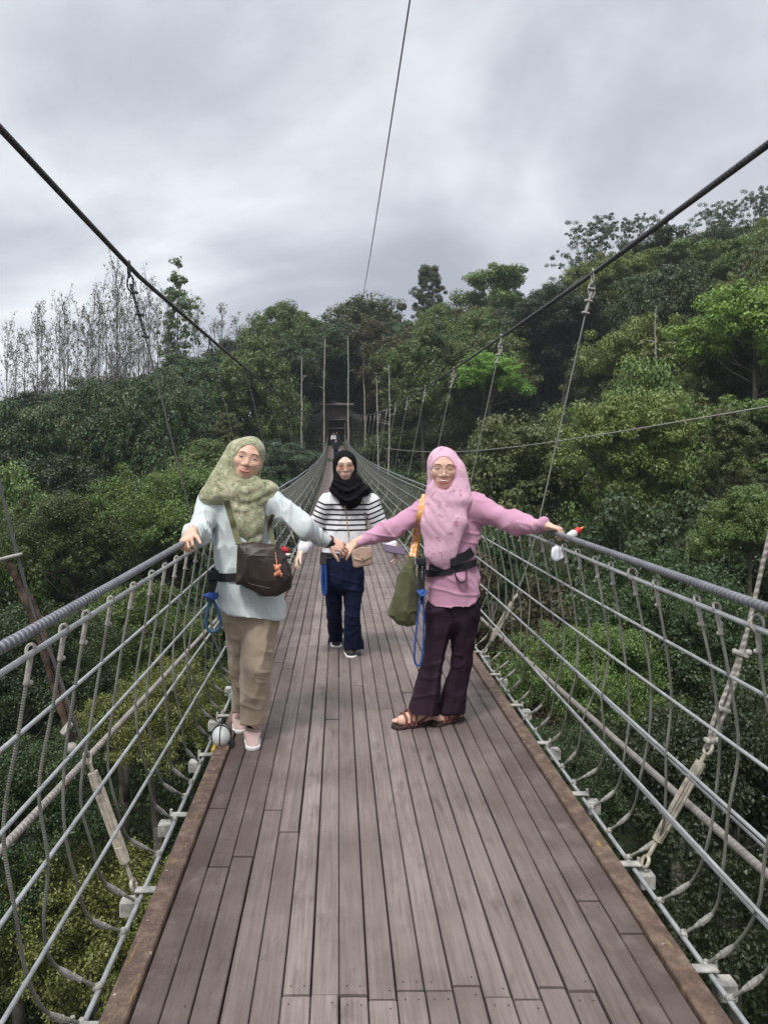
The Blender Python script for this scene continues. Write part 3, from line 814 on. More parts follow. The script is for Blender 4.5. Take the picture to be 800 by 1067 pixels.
class Head:
    """eyes at local z=0, face looking along local -y, s = size"""
    def __init__(self, eye_mid, s=1.06, yaw=0, pitch=0, roll=0):
        self.M = rotm(yaw, pitch, roll); self.s = s
        self.o = np.asarray(eye_mid, float) - self.M @ (np.array([0, -0.083, 0]) * s)
    def p(self, x, y, z): return self.o + self.M @ (np.array([x, y, z]) * self.s)
    def e(self, c, r): return ell(self.p(*c), np.array(r) * self.s, self.M)
    def c(self, a, b, ra, rb=None): return cap(self.p(*a), self.p(*b), ra * self.s, (ra if rb is None else rb) * self.s)
    def build(self, v, smile=0.6):
        v.add(self.e((0, .012, .028), (.073, .092, .084)), .01)
        v.add(self.e((0, -.020, -.026), (.0665, .060, .078)), .03)
        v.add(self.e((0, -.052, -.086), (.029, .022, .019)), .035)
        for q in (-1, 1):
            v.add(self.e((q * .037, -.054, -.027 + .006 * smile), (.026, .0265, .022)), .018)
            v.add(self.e((q * .069, .012, -.008), (.010, .018, .031)), .01)      # ears under the scarf
        v.add(self.c((-.034, -.069, .022), (.034, -.069, .022), .012), .02)
        for q in (-1, 1): v.sub(self.e((q * .031, -.0975, .001), (.019, .0135, .0105)), .012)
        v.add(self.c((0, -.078, .000), (0, -.0915, -.030), .0075, .0130), .012)
        for q in (-1, 1): v.add(self.e((q * .0160, -.082, -.034), (.0105, .0105, .0080)), .006)
        v.add(self.e((0, -.072, -.062), (.030, .020, .016)), .016)
        v.sub(self.c((-.016 - .008 * smile, -.0935, -.0615 + .006 * smile), (0, -.0985, -.0655), .0035), .006)
        v.sub(self.c((.016 + .008 * smile, -.0935, -.0615 + .006 * smile), (0, -.0985, -.0655), .0035), .006)
        v.add(cap(self.p(0, .02, -.07), self.p(0, .035, -.16), .055 * self.s, .055 * self.s), .03)
    def surf(self, bvh, x, z):
        """skin point straight behind (x, z) of the face"""
        a = self.p(x, -.25, z); d = self.M @ np.array([0, 1.0, 0])
        h = bvh.ray_cast(Vector(a), Vector(d))
        return np.array(h[0]) if h[0] is not None else self.p(x, -.085, z)
    def off(self, y): return self.M @ np.array([0, y, 0]) * self.s
    def features(self, mb, bvh, smile=0.6, teeth=0.0, squint=0.0, lip=4, brow_th=0.0032):
        """material slots: 0 skin 1 brow 2 white 3 iris 4 lip 5 tooth 6 mouth"""
        S = lambda x, z, o=0.0: self.surf(bvh, x, z) + self.off(o)
        for q in (-1, 1):
            bz = 0.0215
            mb.tube([S(q * x, z) for x, z in ((.013, bz - .002), (.022, bz + .003), (.033, bz + .0045), (.043, bz + .001), (.048, bz - .003))],
                    np.array([.0016, .0026, .0026, .0020, .0010]) * self.s * brow_th / .0032, 6, 1)
            hh = 0.0062 * (1 - squint)
            c = S(q * .031, .0) + self.off(.0035)
            mb.ell(c, np.array((.0145, .0065, hh)) * self.s, 2, self.M, 12)
            mb.ell(c + self.off(-.0045), np.array((.0072, .0035, hh * 1.0)) * self.s, 3, self.M, 10)
            t = np.linspace(0, 1, 9)
            up = [c + self.M @ (np.array([q * (-.0145 + .030 * a), -.0055 + .004 * abs(a - .5) * 2, hh * 1.05 * math.sin(math.pi * a) ** .8 + .0006]) * self.s) for a in t]
            mb.tube(up, .0018 * self.s, 6, 3)                                       # lash line
            lid = [u + self.M @ (np.array([0, .0012, .0038]) * self.s) for u in up]; mb.tube(lid, .0036 * self.s, 6, 0)
            lo = [c + self.M @ (np.array([q * (-.0135 + .027 * a), -.005 + .004 * abs(a - .5) * 2, -hh * .95 * math.sin(math.pi * a) ** .8 - .0016]) * self.s) for a in t]
            mb.tube(lo, .0026 * self.s, 6, 0)
            mb.ell(S(q * .0065, -.0415) + self.off(.001), np.array((.0026, .003, .0012)) * self.s, 6, self.M, 8)
        w_ = .0230 + .0090 * smile; cz = -.0615; lift = .0072 * smile
        tt = np.linspace(-1, 1, 13); op = .0030 + .0060 * teeth
        def curve(z0, thick, o, wf=1.0):
            return [S(w_ * wf * a, z0 * 1.0 + lift * a * a + (cz - z0) * a ** 4, o) for a in tt], np.array([thick * (1 - abs(a) ** 2.2 * .85) for a in tt]) * self.s
        if teeth > 0:
            p, r = curve(cz - .001, .0048 * teeth + .001, .0030, .88); mb.tube(p, r, 8, 6)
            p = [S(w_ * .66 * a, cz + .0014 + lift * .8 * a * a, .0016) for a in tt]; mb.tube(p, np.array([.0054 * (1 - abs(a) ** 3 * .75) for a in tt]) * self.s * max(teeth, .3), 8, 5)
        else:
            p, r = curve(cz - .0002, .0016, .0006); mb.tube(p, r, 6, 6)
        p, r = curve(cz + op, .0031 + .0007 * teeth, .0010); mb.tube(p, r, 8, lip)
        p, r = curve(cz - op - .0012 - .002 * teeth, .0043 + .0014 * teeth, .0014); mb.tube(p, r, 8, lip)
    def glasses(self, bvh, name, parent, w_=.0285, h_=.021, rim=.0016, lens=None, frame=None, drop=-.004):
        M = frame or M_FRAME
        g = MB(); l = MB(); t = np.linspace(0, 6.283, 25)[:-1]
        for q in (-1, 1):
            ring = [self.p(q * .0335 + w_ * math.copysign(abs(math.cos(a)) ** .8, math.cos(a)), -.103 + .012 * (abs(q * .0335 + w_ * math.cos(a)) / .06) ** 2, drop + h_ * math.copysign(abs(math.sin(a)) ** .8, math.sin(a))) for a in t]
            g.tube(ring, rim * self.s, 6, closed=True)
            l.add(np.array(ring), [tuple(range(len(ring)))])
            g.tube([self.p(q * .062, -.094, drop + .006), self.p(q * .070, -.04, .004), self.p(q * .072, .0, .0)], rim * self.s, 6)
        g.tube([self.p(-.007, -.104, drop + .004), self.p(0, -.106, drop + .0065), self.p(.007, -.104, drop + .004)], rim * self.s, 6)
        go = g.build(name, M, parent); l.build('lens', lens or M_LENS, go)

def hand(v, wrist, d, n, side, curl=(25, 35, 25), spread=6, s=1.0, thumb=(40, 20), k=.006):
    """wrist; d = towards the fingers; n = out of the back of the hand; side +1: thumb along cross(d, n)"""
    d = np.asarray(d, float); d /= np.linalg.norm(d); n = np.asarray(n, float); n = n - d * (n @ d); n /= np.linalg.norm(n)
    t = np.cross(d, n) * side; w0 = np.asarray(wrist, float)
    M = np.stack([t, n, d], 1)
    v.add(cap(w0 - d * .03, w0 + d * .015, .026 * s, .025 * s, .8), .015)
    v.add(ell(w0 + d * .048 * s, np.array((.039, .0145, .050)) * s, M), .014)
    tips = []
    for i, (off, L, r) in enumerate(((.030, .072, .0084), (.0105, .080, .0087), (-.0095, .074, .0083), (-.028, .059, .0073))):
        p = w0 + d * (.088 - .006 * abs(i - 1.2)) * s + t * off * s; a = R((1.3 - i) * spread); dd = d * math.cos(a) + t * math.sin(a)
        v.add(cap(w0 + d * .05 * s + t * off * .85 * s, p, r * 1.1 * s, r * 1.08 * s), .008)
        ang = 0.0; q = p
        for j, (f_, c_) in enumerate(zip((.47, .30, .23), curl)):
            ang += R(c_); e = dd * math.cos(ang) - n * math.sin(ang)
            q2 = q + e * L * f_ * s
            v.add(cap(q, q2, r * (1 - .10 * j) * s, r * (1 - .10 * (j + 1)) * s), .003); q = q2
        tips.append(q)
    a, b = thumb
    p = w0 + d * .022 * s + t * .024 * s
    e = d * math.cos(R(a)) + t * math.sin(R(a)) - n * .25; e /= np.linalg.norm(e)
    q = p + e * .042 * s; v.add(cap(p, q, .0125 * s, .0100 * s), .012)
    e = d * math.cos(R(a - b)) + t * math.sin(R(a - b)) - n * .35; e /= np.linalg.norm(e)
    q2 = q + e * .029 * s; v.add(cap(q, q2, .0098 * s, .0088 * s), .003)
    v.add(cap(q2, q2 + e * .022 * s - n * .004, .0088 * s, .007 * s), .003)
    return tips

def bvh_of(V, Q): return BVHTree.FromPolygons([Vector(p) for p in V], [tuple(map(int, q)) for q in Q])
def qlist(Q): return [tuple(map(int, q)) for q in Q]
def chain(v, pts, rs, k=.03, f=1.0, yaw=0):
    for i in range(len(pts) - 1): v.add(cap(pts[i], pts[i + 1], rs[i], rs[i + 1], f, yaw), k)

def front(bvhs, px, py, d, off=0.006):
    """nearest garment surface in front of the viewer at this place"""
    o = Vector((0, 0, CAMZ)); t = Vector(W(px, py, d)); u = (t - o).normalized(); best = None
    for b in bvhs:
        h = b.ray_cast(o, u)
        if h[0] is not None and (best is None or h[3] < best[3]): best = h
    if best is None: return np.array(t)
    return np.array(best[0]) - np.array(u) * off

def ribbon(mb, C, width, thick, side, mi=0):
    """flat strap along C; side = direction across (array or per-point)"""
    C = np.asarray(C, float); n = len(C); T = np.gradient(C, axis=0); T /= np.linalg.norm(T, axis=1, keepdims=True)
    S = np.broadcast_to(np.asarray(side, float), C.shape); S = S - T * (S * T).sum(1, keepdims=True); S = S / np.linalg.norm(S, axis=1, keepdims=True)
    N = np.cross(T, S); V = []
    for a, b in ((-1, -1), (1, -1), (1, 1), (-1, 1)): V.append(C + S * a * width / 2 + N * b * thick / 2)
    V = np.stack(V, 1).reshape(-1, 3); F = []
    for i in range(n - 1):
        for k in range(4): F.append((i * 4 + k, i * 4 + (k + 1) % 4, i * 4 + 4 + (k + 1) % 4, i * 4 + 4 + k))
    F += [(3, 2, 1, 0), tuple((n - 1) * 4 + k for k in range(4))]
    s = np.concatenate([[0], np.cumsum(np.linalg.norm(np.diff(C, axis=0), axis=1))])
    U = np.stack([np.repeat(s, 4), np.tile([0, 1, 1, 0], n)], 1)
    mb.add(V, F, mi, U)

def belt_ring(bvh, c, width, thick, tilt, name, mat, parent, n=48, off=.006, a0=0, a1=2 * math.pi):
    """webbing that follows the body at height c, rising by tilt across x"""
    P = []
    for a in np.linspace(a0, a1, n):
        u = np.array([math.cos(a), math.sin(a), 0]); o = np.array([c[0], c[1], c[2] + tilt * math.cos(a)])
        h = bvh.ray_cast(Vector(o + u * .6), Vector(-u))
        P.append((np.array(h[0]) if h[0] is not None else o + u * .15) + u * off)
    P = np.array(P)
    if abs(a1 - a0 - 2 * math.pi) < .01:
        for _ in range(2): P[1:-1] = (P[:-2] + 2 * P[1:-1] + P[2:]) / 4
    mb = MB(); ribbon(mb, P, width, thick, (0, 0, 1)); return mb.build(name, mat, parent)

def cloth_obj(v, name, mat, parent, fold=None, smooth=2, attrs=None, post=None):
    V, Q = v.mesh(smooth)
    for f_ in (fold or []): V = folds(V, Q, *f_)
    if post: V = post(V, Q)
    V = lap(V, Q, .3)
    at = {k: fn(V) for k, fn in (attrs or {}).items()}
    o = link(name, meshdata(name, V, Q, mat, None, True, None, at), parent)
    return o, bvh_of(V, Q), V, Q

def body_obj(v, head, parent, mats, feat):
    V, Q = v.mesh(1)
    b = bvh_of(V, Q); mb = MB(); mb.add(V, qlist(Q), 0)
    head.features(mb, b, **feat)
    return mb.build('body', mats, parent), b

# ================================================================== woman in the pale blouse (left)
def floral(name, base, spots, scale=14):
    m, nt, b = newmat(name); p = coords(nt, kind='Object')
    col = ramp(nt, noise(nt, p, 7, 4), [(0.35, tuple(x * .85 for x in base)), (0.65, tuple(x * 1.15 for x in base))])
    for i, (c, sc, lo, hi, al) in enumerate(spots):
        mp_ = nt.nodes.new('ShaderNodeMapping'); mp_.inputs['Location'].default_value = (i * 3.7, i * 1.9, i * 5.1); nt.links.new(p, mp_.inputs[0])
        col = mix(nt, ramp(nt, noise(nt, mp_.outputs[0], sc, 6, .65), [(lo, 0.0), (hi, al)]), col, c)
    nt.links.new(col, b.inputs['Base Color']); b.inputs['Roughness'].default_value = .75; b.inputs['Specular IOR Level'].default_value = .25; b.inputs['Sheen Weight'].default_value = .15
    bump(nt, b, noise(nt, p, 260, 2), .12, .003)
    return m
M_HIJL = floral('sage_floral_scarf', (0.27, 0.285, 0.17), [((0.52, 0.50, 0.37), 24, .50, .60, .7), ((0.12, 0.085, 0.05), 38, .56, .62, .65), ((0.40, 0.26, 0.18), 46, .57, .63, .65), ((0.075, 0.10, 0.05), 40, .56, .62, .6)])
def ribbed(name, c):
    m, nt, b = newmat(name); p = coords(nt, kind='Object')
    s = nt.nodes.new('ShaderNodeSeparateXYZ'); nt.links.new(p, s.inputs[0])
    wv = math_(nt, 'SINE', math_(nt, 'MULTIPLY', s.outputs[0], 620.0))
    col = mix(nt, ramp(nt, math_(nt, 'ADD', math_(nt, 'MULTIPLY', wv, .5), .5), [(0, .22), (.5, 0.0)]), ramp(nt, noise(nt, p, 8, 4), [(.3, tuple(x * .93 for x in c)), (.7, c)]), tuple(x * .72 for x in c))
    nt.links.new(col, b.inputs['Base Color']); b.inputs['Roughness'].default_value = .85; b.inputs['Specular IOR Level'].default_value = .2
    bump(nt, b, wv, .25, .003)
    return m
M_BLOL = ribbed('pale_mint_rib', (0.60, 0.655, 0.655)); M_TROL = cloth('tan_trouser', (0.36, 0.285, 0.21), .07); M_SHOL = cloth('pink_knit_shoe', (0.50, 0.36, 0.33), .1); M_SOLE = basic('white_sole', (0.72, 0.70, 0.69), .6, 0, .08, 25, .05)
M_SOCK = cloth('black_sock', (0.012, 0.012, 0.014), .2)

def woman_left():
    D = 4.05; P = lambda x, y, d=D: W(x, y, d)
    root = empty('person', (P(256, 770)[0], D, 0.0), 'smiling woman in sage floral headscarf, pale mint blouse and tan trousers', 'person')
    hd = Head(P(258.2, 477.5, 3.95), 1.07, yaw=4, pitch=-2, roll=13)
    # joints
    shl, shr = P(219, 524), P(282, 523, 4.03); hip = P(262, 622)
    ell_, wrl = P(207, 556, 3.92), P(198, 571, 3.60)
    hc = 3.40                                                             # hand on the left cable
    hpt = np.array([sx(-1, .06), hc, dz(hc) + 1.147]); wrl = hpt + np.array([.022, .085, .040])
    elr, wrr = P(318, 549, 3.96), P(341.5, 564, 4.06)
    # --- body
    v = Vox([-1.0, 3.2, -0.02], [0.16, 4.4, 1.75], .0045)
    hd.build(v, .8)
    chain(v, [hd.p(0, .03, -.1), P(252, 520, 4.08), P(257, 570, 4.08), hip + [0, .02, 0]], [.055, .09, .09, .10], .03, .8)
    chain(v, [shl, ell_, wrl], [.045, .036, .026]); chain(v, [shr, elr, wrr], [.045, .036, .026])
    chain(v, [shl, P(252, 518, 4.08), shr], [.045, .06, .045])
    chain(v, [P(246.5, 640, 4.11), P(252, 690, 4.17), P(252.5, 757, 4.34)], [.052, .036, .030]); chain(v, [P(274, 640, 4.06), P(269.5, 692, 4.04), P(264, 757, 4.10)], [.055, .040, .032])
    hand(v, wrl, (-.10, -.95, -.30), (-.30, .15, .95), -1, (48, 62, 42), 3, .97, (35, 10))
    hand(v, wrr, (.90, .06, -.36), (.25, -.80, .60), 1, (30, 48, 30), 5, .97, (42, 12))
    body, bb = body_obj(v, hd, root, [M_SKIN_A, M_BROW, M_EYEW, M_IRIS, M_LIP, M_TOOTH, M_MOUTH], dict(smile=1.05, teeth=.36, squint=.6))
    # --- blouse
    v = Vox([-1.0, 3.45, .65], [0.02, 4.45, 1.45], .0055)
    chain(v, [P(252, 530, 4.07), P(255, 575, 4.07), P(259, 610, 4.06), P(263, 648, 4.06)], [.160, .168, .180, .188], .02, .74)
    chain(v, [shl + [.01, .01, -.01], P(252, 519, 4.07), shr + [0, .01, -.01]], [.062, .085, .062], .04)
    chain(v, [shl, ell_ + [.002, 0, -.01], wrl + (ell_ - wrl) * .22], [.068, .058, .047], .03)
    chain(v, [shr, elr, wrr + (elr - wrr) * .16], [.068, .053, .040], .035)
    v.cut(P(229, 634), np.array([-.16, .0, -1.0])); v.cut(wrl + (ell_ - wrl) * .24, wrl - ell_); v.cut(wrr + (elr - wrr) * .12, wrr - elr) if False else None
    bl, bvb, V, Q = cloth_obj(v, 'blouse', M_BLOL, root, [(.013, 7, 7, 3.5, 3, rotm(0, 0, 25)), (.008, 12, 12, 6, 9, rotm(0, 0, -30)), (.006, 18, 18, 4, 14)])
    # --- trousers
    v = Vox([-.78, 3.7, .02], [-.25, 4.50, .95], .0055)
    chain(v, [P(262, 610, 4.07), P(261, 640, 4.07)], [.135, .150], .03, .62)
    chain(v, [P(246.5, 640, 4.09), P(252, 690, 4.15), P(253.0, 757, 4.30)], [.084, .062, .050], .03)
    chain(v, [P(274, 640, 4.05), P(267.5, 692, 4.03), P(263.5, 760, 4.08)], [.096, .083, .070], .02)
    v.cut(P(258, 752, 4.08), (.03, 0, -1))
    cloth_obj(v, 'trousers', M_TROL, root, [(.011, 10, 10, 2.0, 31, rotm(0, 0, 8)), (.006, 8, 8, 13, 33, rotm(0, 0, 20))])
    # --- scarf
    v = Vox([-.86, 3.72, 1.0], [-.25, 4.35, 1.75], .0045)
    v.add(hd.e((-.002, .020, .020), (.083, .106, .098)), .02); v.add(hd.c((-.006, .03, -.05), (-.01, .04, -.13), .080, .095), .03)
    v.add(cap(P(247, 470, 4.08), P(232, 507, 4.04), .06, .085), .05)
    v.add(ell(P(250, 514, 4.06), (.185, .135, .070)), .045)
    v.add(ell(P(222, 517, 4.04), (.075, .10, .048)), .04); v.add(ell(P(280, 509, 4.04), (.060, .095, .042), rotm(0, 0, 22)), .03)
    chain(v, [P(255, 515, 3.985), P(259, 545, 3.962), P(264, 561, 3.96)], [.115, .082, .050], .03, .42)
    for a, b_, c_, rr in (((238, 497), (255, 512), (276, 503), .013), ((233, 505), (256, 521), (283, 509), .012), ((228, 510), (250, 531), (284, 517), .010)):
        Qp = spline([P(*a, 3.985), P(*b_, 3.938), P(*c_, 3.97)], 8)
        for i in range(7): v.add(cap(Qp[i], Qp[i + 1], rr), .022)
    for a, b_, c_, rr in ():
        Qp = spline([P(*a, 3.92), P(*b_, 3.915), P(*c_, 3.93)], 8)
        for i in range(7): v.add(cap(Qp[i], Qp[i + 1], rr), .02)
    v.sub(hd.e((0, -.118, -.018), (.0715, .104, .095)), .008)
    hj, bvh, V, Q = cloth_obj(v, 'headscarf', M_HIJL, root, None, post=lambda V, Q: folds(swag(V, Q, .0045, P(262, 500)[0], .62, .075, 41, 1.0, 1.455), Q, .003, 9, 9, 4, 47, rotm(0, 0, 38)))
    # --- watch, sock, shoes
    u = (wrr - elr) / np.linalg.norm(wrr - elr); c = wrr + u * .006; e1 = np.cross(u, [0, 1, 0]); e1 /= np.linalg.norm(e1); e2 = np.cross(u, e1)
    mb = MB(); t = np.linspace(0, 6.283, 25)[:-1]; mb.tube([c + .031 * math.cos(a) * e1 + .029 * math.sin(a) * e2 for a in t], .0075, 8, closed=True)
    mb.box(c - e2 * math.copysign(.033, e2[1]) * 1.0 if e2[1] > 0 else c + e2 * .033, (.036, .012, .036), 0, np.stack([u, e2, e1], 1), .004); mb.build('watch', M_BLK, root)
    for (hx, hy, hd_, tx, ty, td, sc) in ((251.5, 757, 4.40, 249.0, 766.5, 4.165, .97), (263, 762, 4.2, 263.5, 784.5, 3.92, 1.0)):
        a = P(hx, hy, hd_); b_ = P(tx, ty, td); a[2] = .0; b_[2] = .0; u = b_ - a; u /= np.linalg.norm(u); L = .245 * sc
        a = b_ - u * L if sc == 1.0 else a
        b_ = a + u * L; sh = empty('shoe', tuple(a)); sh.parent = root; sh.matrix_parent_inverse = Matrix.Translation(-Vector(root.location))
        v = Vox(np.minimum(a, b_) - .08, np.maximum(a, b_) + [.08, .08, .17], .004)
        chain(v, [a + u * .045 + [0, 0, .045], a + u * .10 + [0, 0, .048], a + u * (L - .052) + [0, 0, .031]], [.039, .041, .033], .03)
        v.add(cap(a + u * .045 + [0, 0, .045], a + u * .05 + [0, 0, .085], .038, .036), .02); v.cut(a + [0, 0, .016], (0, 0, -1)); v.cut(a + u * .06 + [0, 0, .086], (u[0] * .35, u[1] * .35, 1)) 
        V, Q = v.mesh(); link('upper', meshdata('upper', V, Q, M_SHOL), sh)
        v = Vox(np.minimum(a, b_) - .08, np.maximum(a, b_) + .08, .004)
        chain(v, [a + u * .045 + [0, 0, .018], a + u * .12 + [0, 0, .018], a + u * (L - .043) + [0, 0, .018]], [.043, .041, .040], .02); v.cut(a + [0, 0, .026], (0, 0, 1)); v.cut(a + [0, 0, .004], (0, 0, -1))
        V, Q = v.mesh(); link('sole', meshdata('sole', V, Q, M_SOLE), sh)
        MB().tube([a + u * .06 + [0, 0, .06], a + u * .055 + [0, .0, .20]], [.039, .036], 14).build('sock', M_SOCK, sh)
    # --- harness belt with hanging tether
    belt_ring(bvb, P(256, 597, 4.06), .044, .006, .012, 'harness_belt', M_BELT, root)
    te = empty('safety_tether', tuple(P(221, 600, 3.97)), 'blue grey rope loop tether hanging by black strap at the tan trousered woman', 'tether')
    mb = MB(); ribbon(mb, [P(223, 592, 3.96), P(220.5, 604, 3.955), P(220, 618, 3.95)], .026, .008, (1, 0, 0)); ribbon(mb, [P(226, 594, 3.96), P(225, 606, 3.955), P(222, 617, 3.95)], .02, .008, (1, 0, 0)); mb.box(P(221, 600, 3.945), (.05, .02, .05), 0, None, .006); mb.build('strap', M_BELT, te)
    mb = MB(); mb.ell(P(220, 621, 3.95), (.030, .026, .022)); mb.tube([P(220, 621, 3.95) + np.array([.03 * math.cos(a), .03 * math.sin(a), .006 * math.sin(2 * a)]) for a in np.linspace(0, 6.2, 18)], .011, 7); mb.build('knot', M_BLUE, te)
    mb = MB(); mb.tube(spline([P(219, 624, 3.95), P(216, 638, 3.95), P(215, 652, 3.945), P(221, 658.5, 3.94), P(229.5, 653, 3.945), P(228.5, 640, 3.95), P(222, 625, 3.95)], 40), .0085, 8); mb.build('loop', M_TEAL, te)
    # --- brown shoulder bag
    bag = empty('shoulder_bag', tuple(P(275, 617, 3.88)), 'dark brown slouchy shoulder bag with orange charm on the front of the left woman', 'bag')
    c0 = P(276, 592, 3.87); k = 3.87 / FPX
    out = [((x - 276) * k, -(y - 592) * k) for x, y in ((248, 566), (262, 564), (289, 568), (297, 578), (305, 602), (303, 612), (290, 620), (277, 620.5), (262, 616), (247, 608), (245.5, 590))][::-1]
    v = Vox(c0 - [.20, .14, .19], c0 + [.20, .14, .19], .0045); v.add(poly(out, c0, rotm(-8, 0, 0), .085, .03, .03), 0)
    M_BAG = basic('dark_brown_leather', (0.036, 0.026, 0.022), .5, 0, .3, 12, .15)
    bo, bvg, V, Q = cloth_obj(v, 'pouch', M_BAG, bag, [(.009, 9, 9, 5, 51, rotm(0, 0, 25)), (.005, 18, 18, 10, 53)])
    mb = MB(); f_ = lambda x, y, o=.002: front([bvg], x, y, 3.87, o)
    mb.tube([f_(x, y) for x, y in ((257, 571), (256.5, 585), (258, 600), (263, 612))], .0035, 6); mb.tube([f_(x, y) for x, y in ((257, 577), (268, 579), (280, 579.5), (291, 580))], .0035, 6); mb.tube([f_(x, y) for x, y in ((248, 601), (262, 609), (280, 613), (303, 604))], .003, 6)
    mb.build('seam', M_BAG, bag)
    mb = MB(); M_CHARM = basic('orange_pink_charm', (0.62, 0.24, 0.15), .5, 0, .35, 50, .3)
    q = f_(289, 592, .02); mb.ell(q, (.015, .012, .017)); mb.ell(q + [-.014, 0, .012], (.007, .006, .008)); mb.ell(q + [.013, 0, .013], (.007, .006, .008)); mb.ell(q + [.006, 0, -.022], (.014, .011, .018)); mb.ell(q + [-.010, 0, -.032], (.007, .007, .012)); mb.ell(q + [.020, 0, -.034], (.007, .007, .012)); mb.tube([f_(287, 575, .008), f_(288, 583, .012), q], .0025, 6)
    mb.build('charm', M_CHARM, bag)
    mb = MB(); mb.ell(P(297, 573, 3.92), (.026, .02, .018), 0, rotm(0, 0, 20)); mb.ell(P(299, 578, 3.92), (.02, .018, .012), 1); mb.build('red_trim', [basic('red_cloth', (0.45, 0.035, 0.05), .8, 0, .3, 40, .2), M_SOLE], bag)
    mb = MB(); C = [front([bvb, bvh], x, y, D, .012) for x, y in ((236, 521), (238.5, 531), (242, 543), (245, 553))] + [P(249, 567, 3.86)]
    M_OLIV = basic('olive_webbing', (0.115, 0.115, 0.055), .8, 0, .25, 60, .2)
    C = spline(C, 24); ribbon(mb, C, .030, .006, (1, 0, -.25)); mb.build('strap', M_OLIV, bag)
    mb = MB(); ribbon(mb, spline([front([bvb, bvh], x, y, D, .012) for x, y in ((284, 536), (281, 550))] + [P(286, 568, 3.88)], 12), .02, .005, (1, 0, .2)); mb.build('strap', M_OLIV, bag)

# ================================================================== woman in pink (right)
M_HIJP = floral('pink_print_scarf', (0.63, 0.385, 0.485), [((0.36, 0.105, 0.16), 30, .585, .63, .75), ((0.74, 0.52, 0.61), 26, .58, .66, .5)])
M_BLOP = cloth('dusty_pink_jersey', (0.52, 0.275, 0.385), .05); M_TROP = cloth('plum_trouser', (0.030, 0.016, 0.027), .15, .75, 900, .15, 0.0)
M_SAND = basic('dark_sandal', (0.03, 0.018, 0.016), .7, 0, .4, 60, .3); M_SSTR = basic('russet_strap', (0.16, 0.06, 0.05), .7, 0, .5, 90, .5)

def foot(v, a, u, L=.225, s=1.0):
    """bare foot from heel a along u"""
    a = np.asarray(a, float); n = np.array([-u[1], u[0], 0]); z = np.array([0, 0, 1.0])
    chain(v, [a + u * .03 + z * .045, a + u * .11 + z * .048, a + u * (L - .06) + z * .036], [.031, .032, .030], .03)
    v.add(cap(a + u * .04 + z * .05, a + u * .045 + z * .16, .032, .030), .03)
    for i in range(5):
        o = (-.030 + .015 * i); l = (L - .012 - .012 * i * (1 if i else 0) + (.004 if i == 1 else 0)); r = .0115 if i == 0 else .0085
        v.add(cap(a + u * (L - .07 - .008 * i) + n * o * s + z * .033, a + u * (l - r) + n * o * 1.12 * s + z * .027, r * 1.05, r), .006)

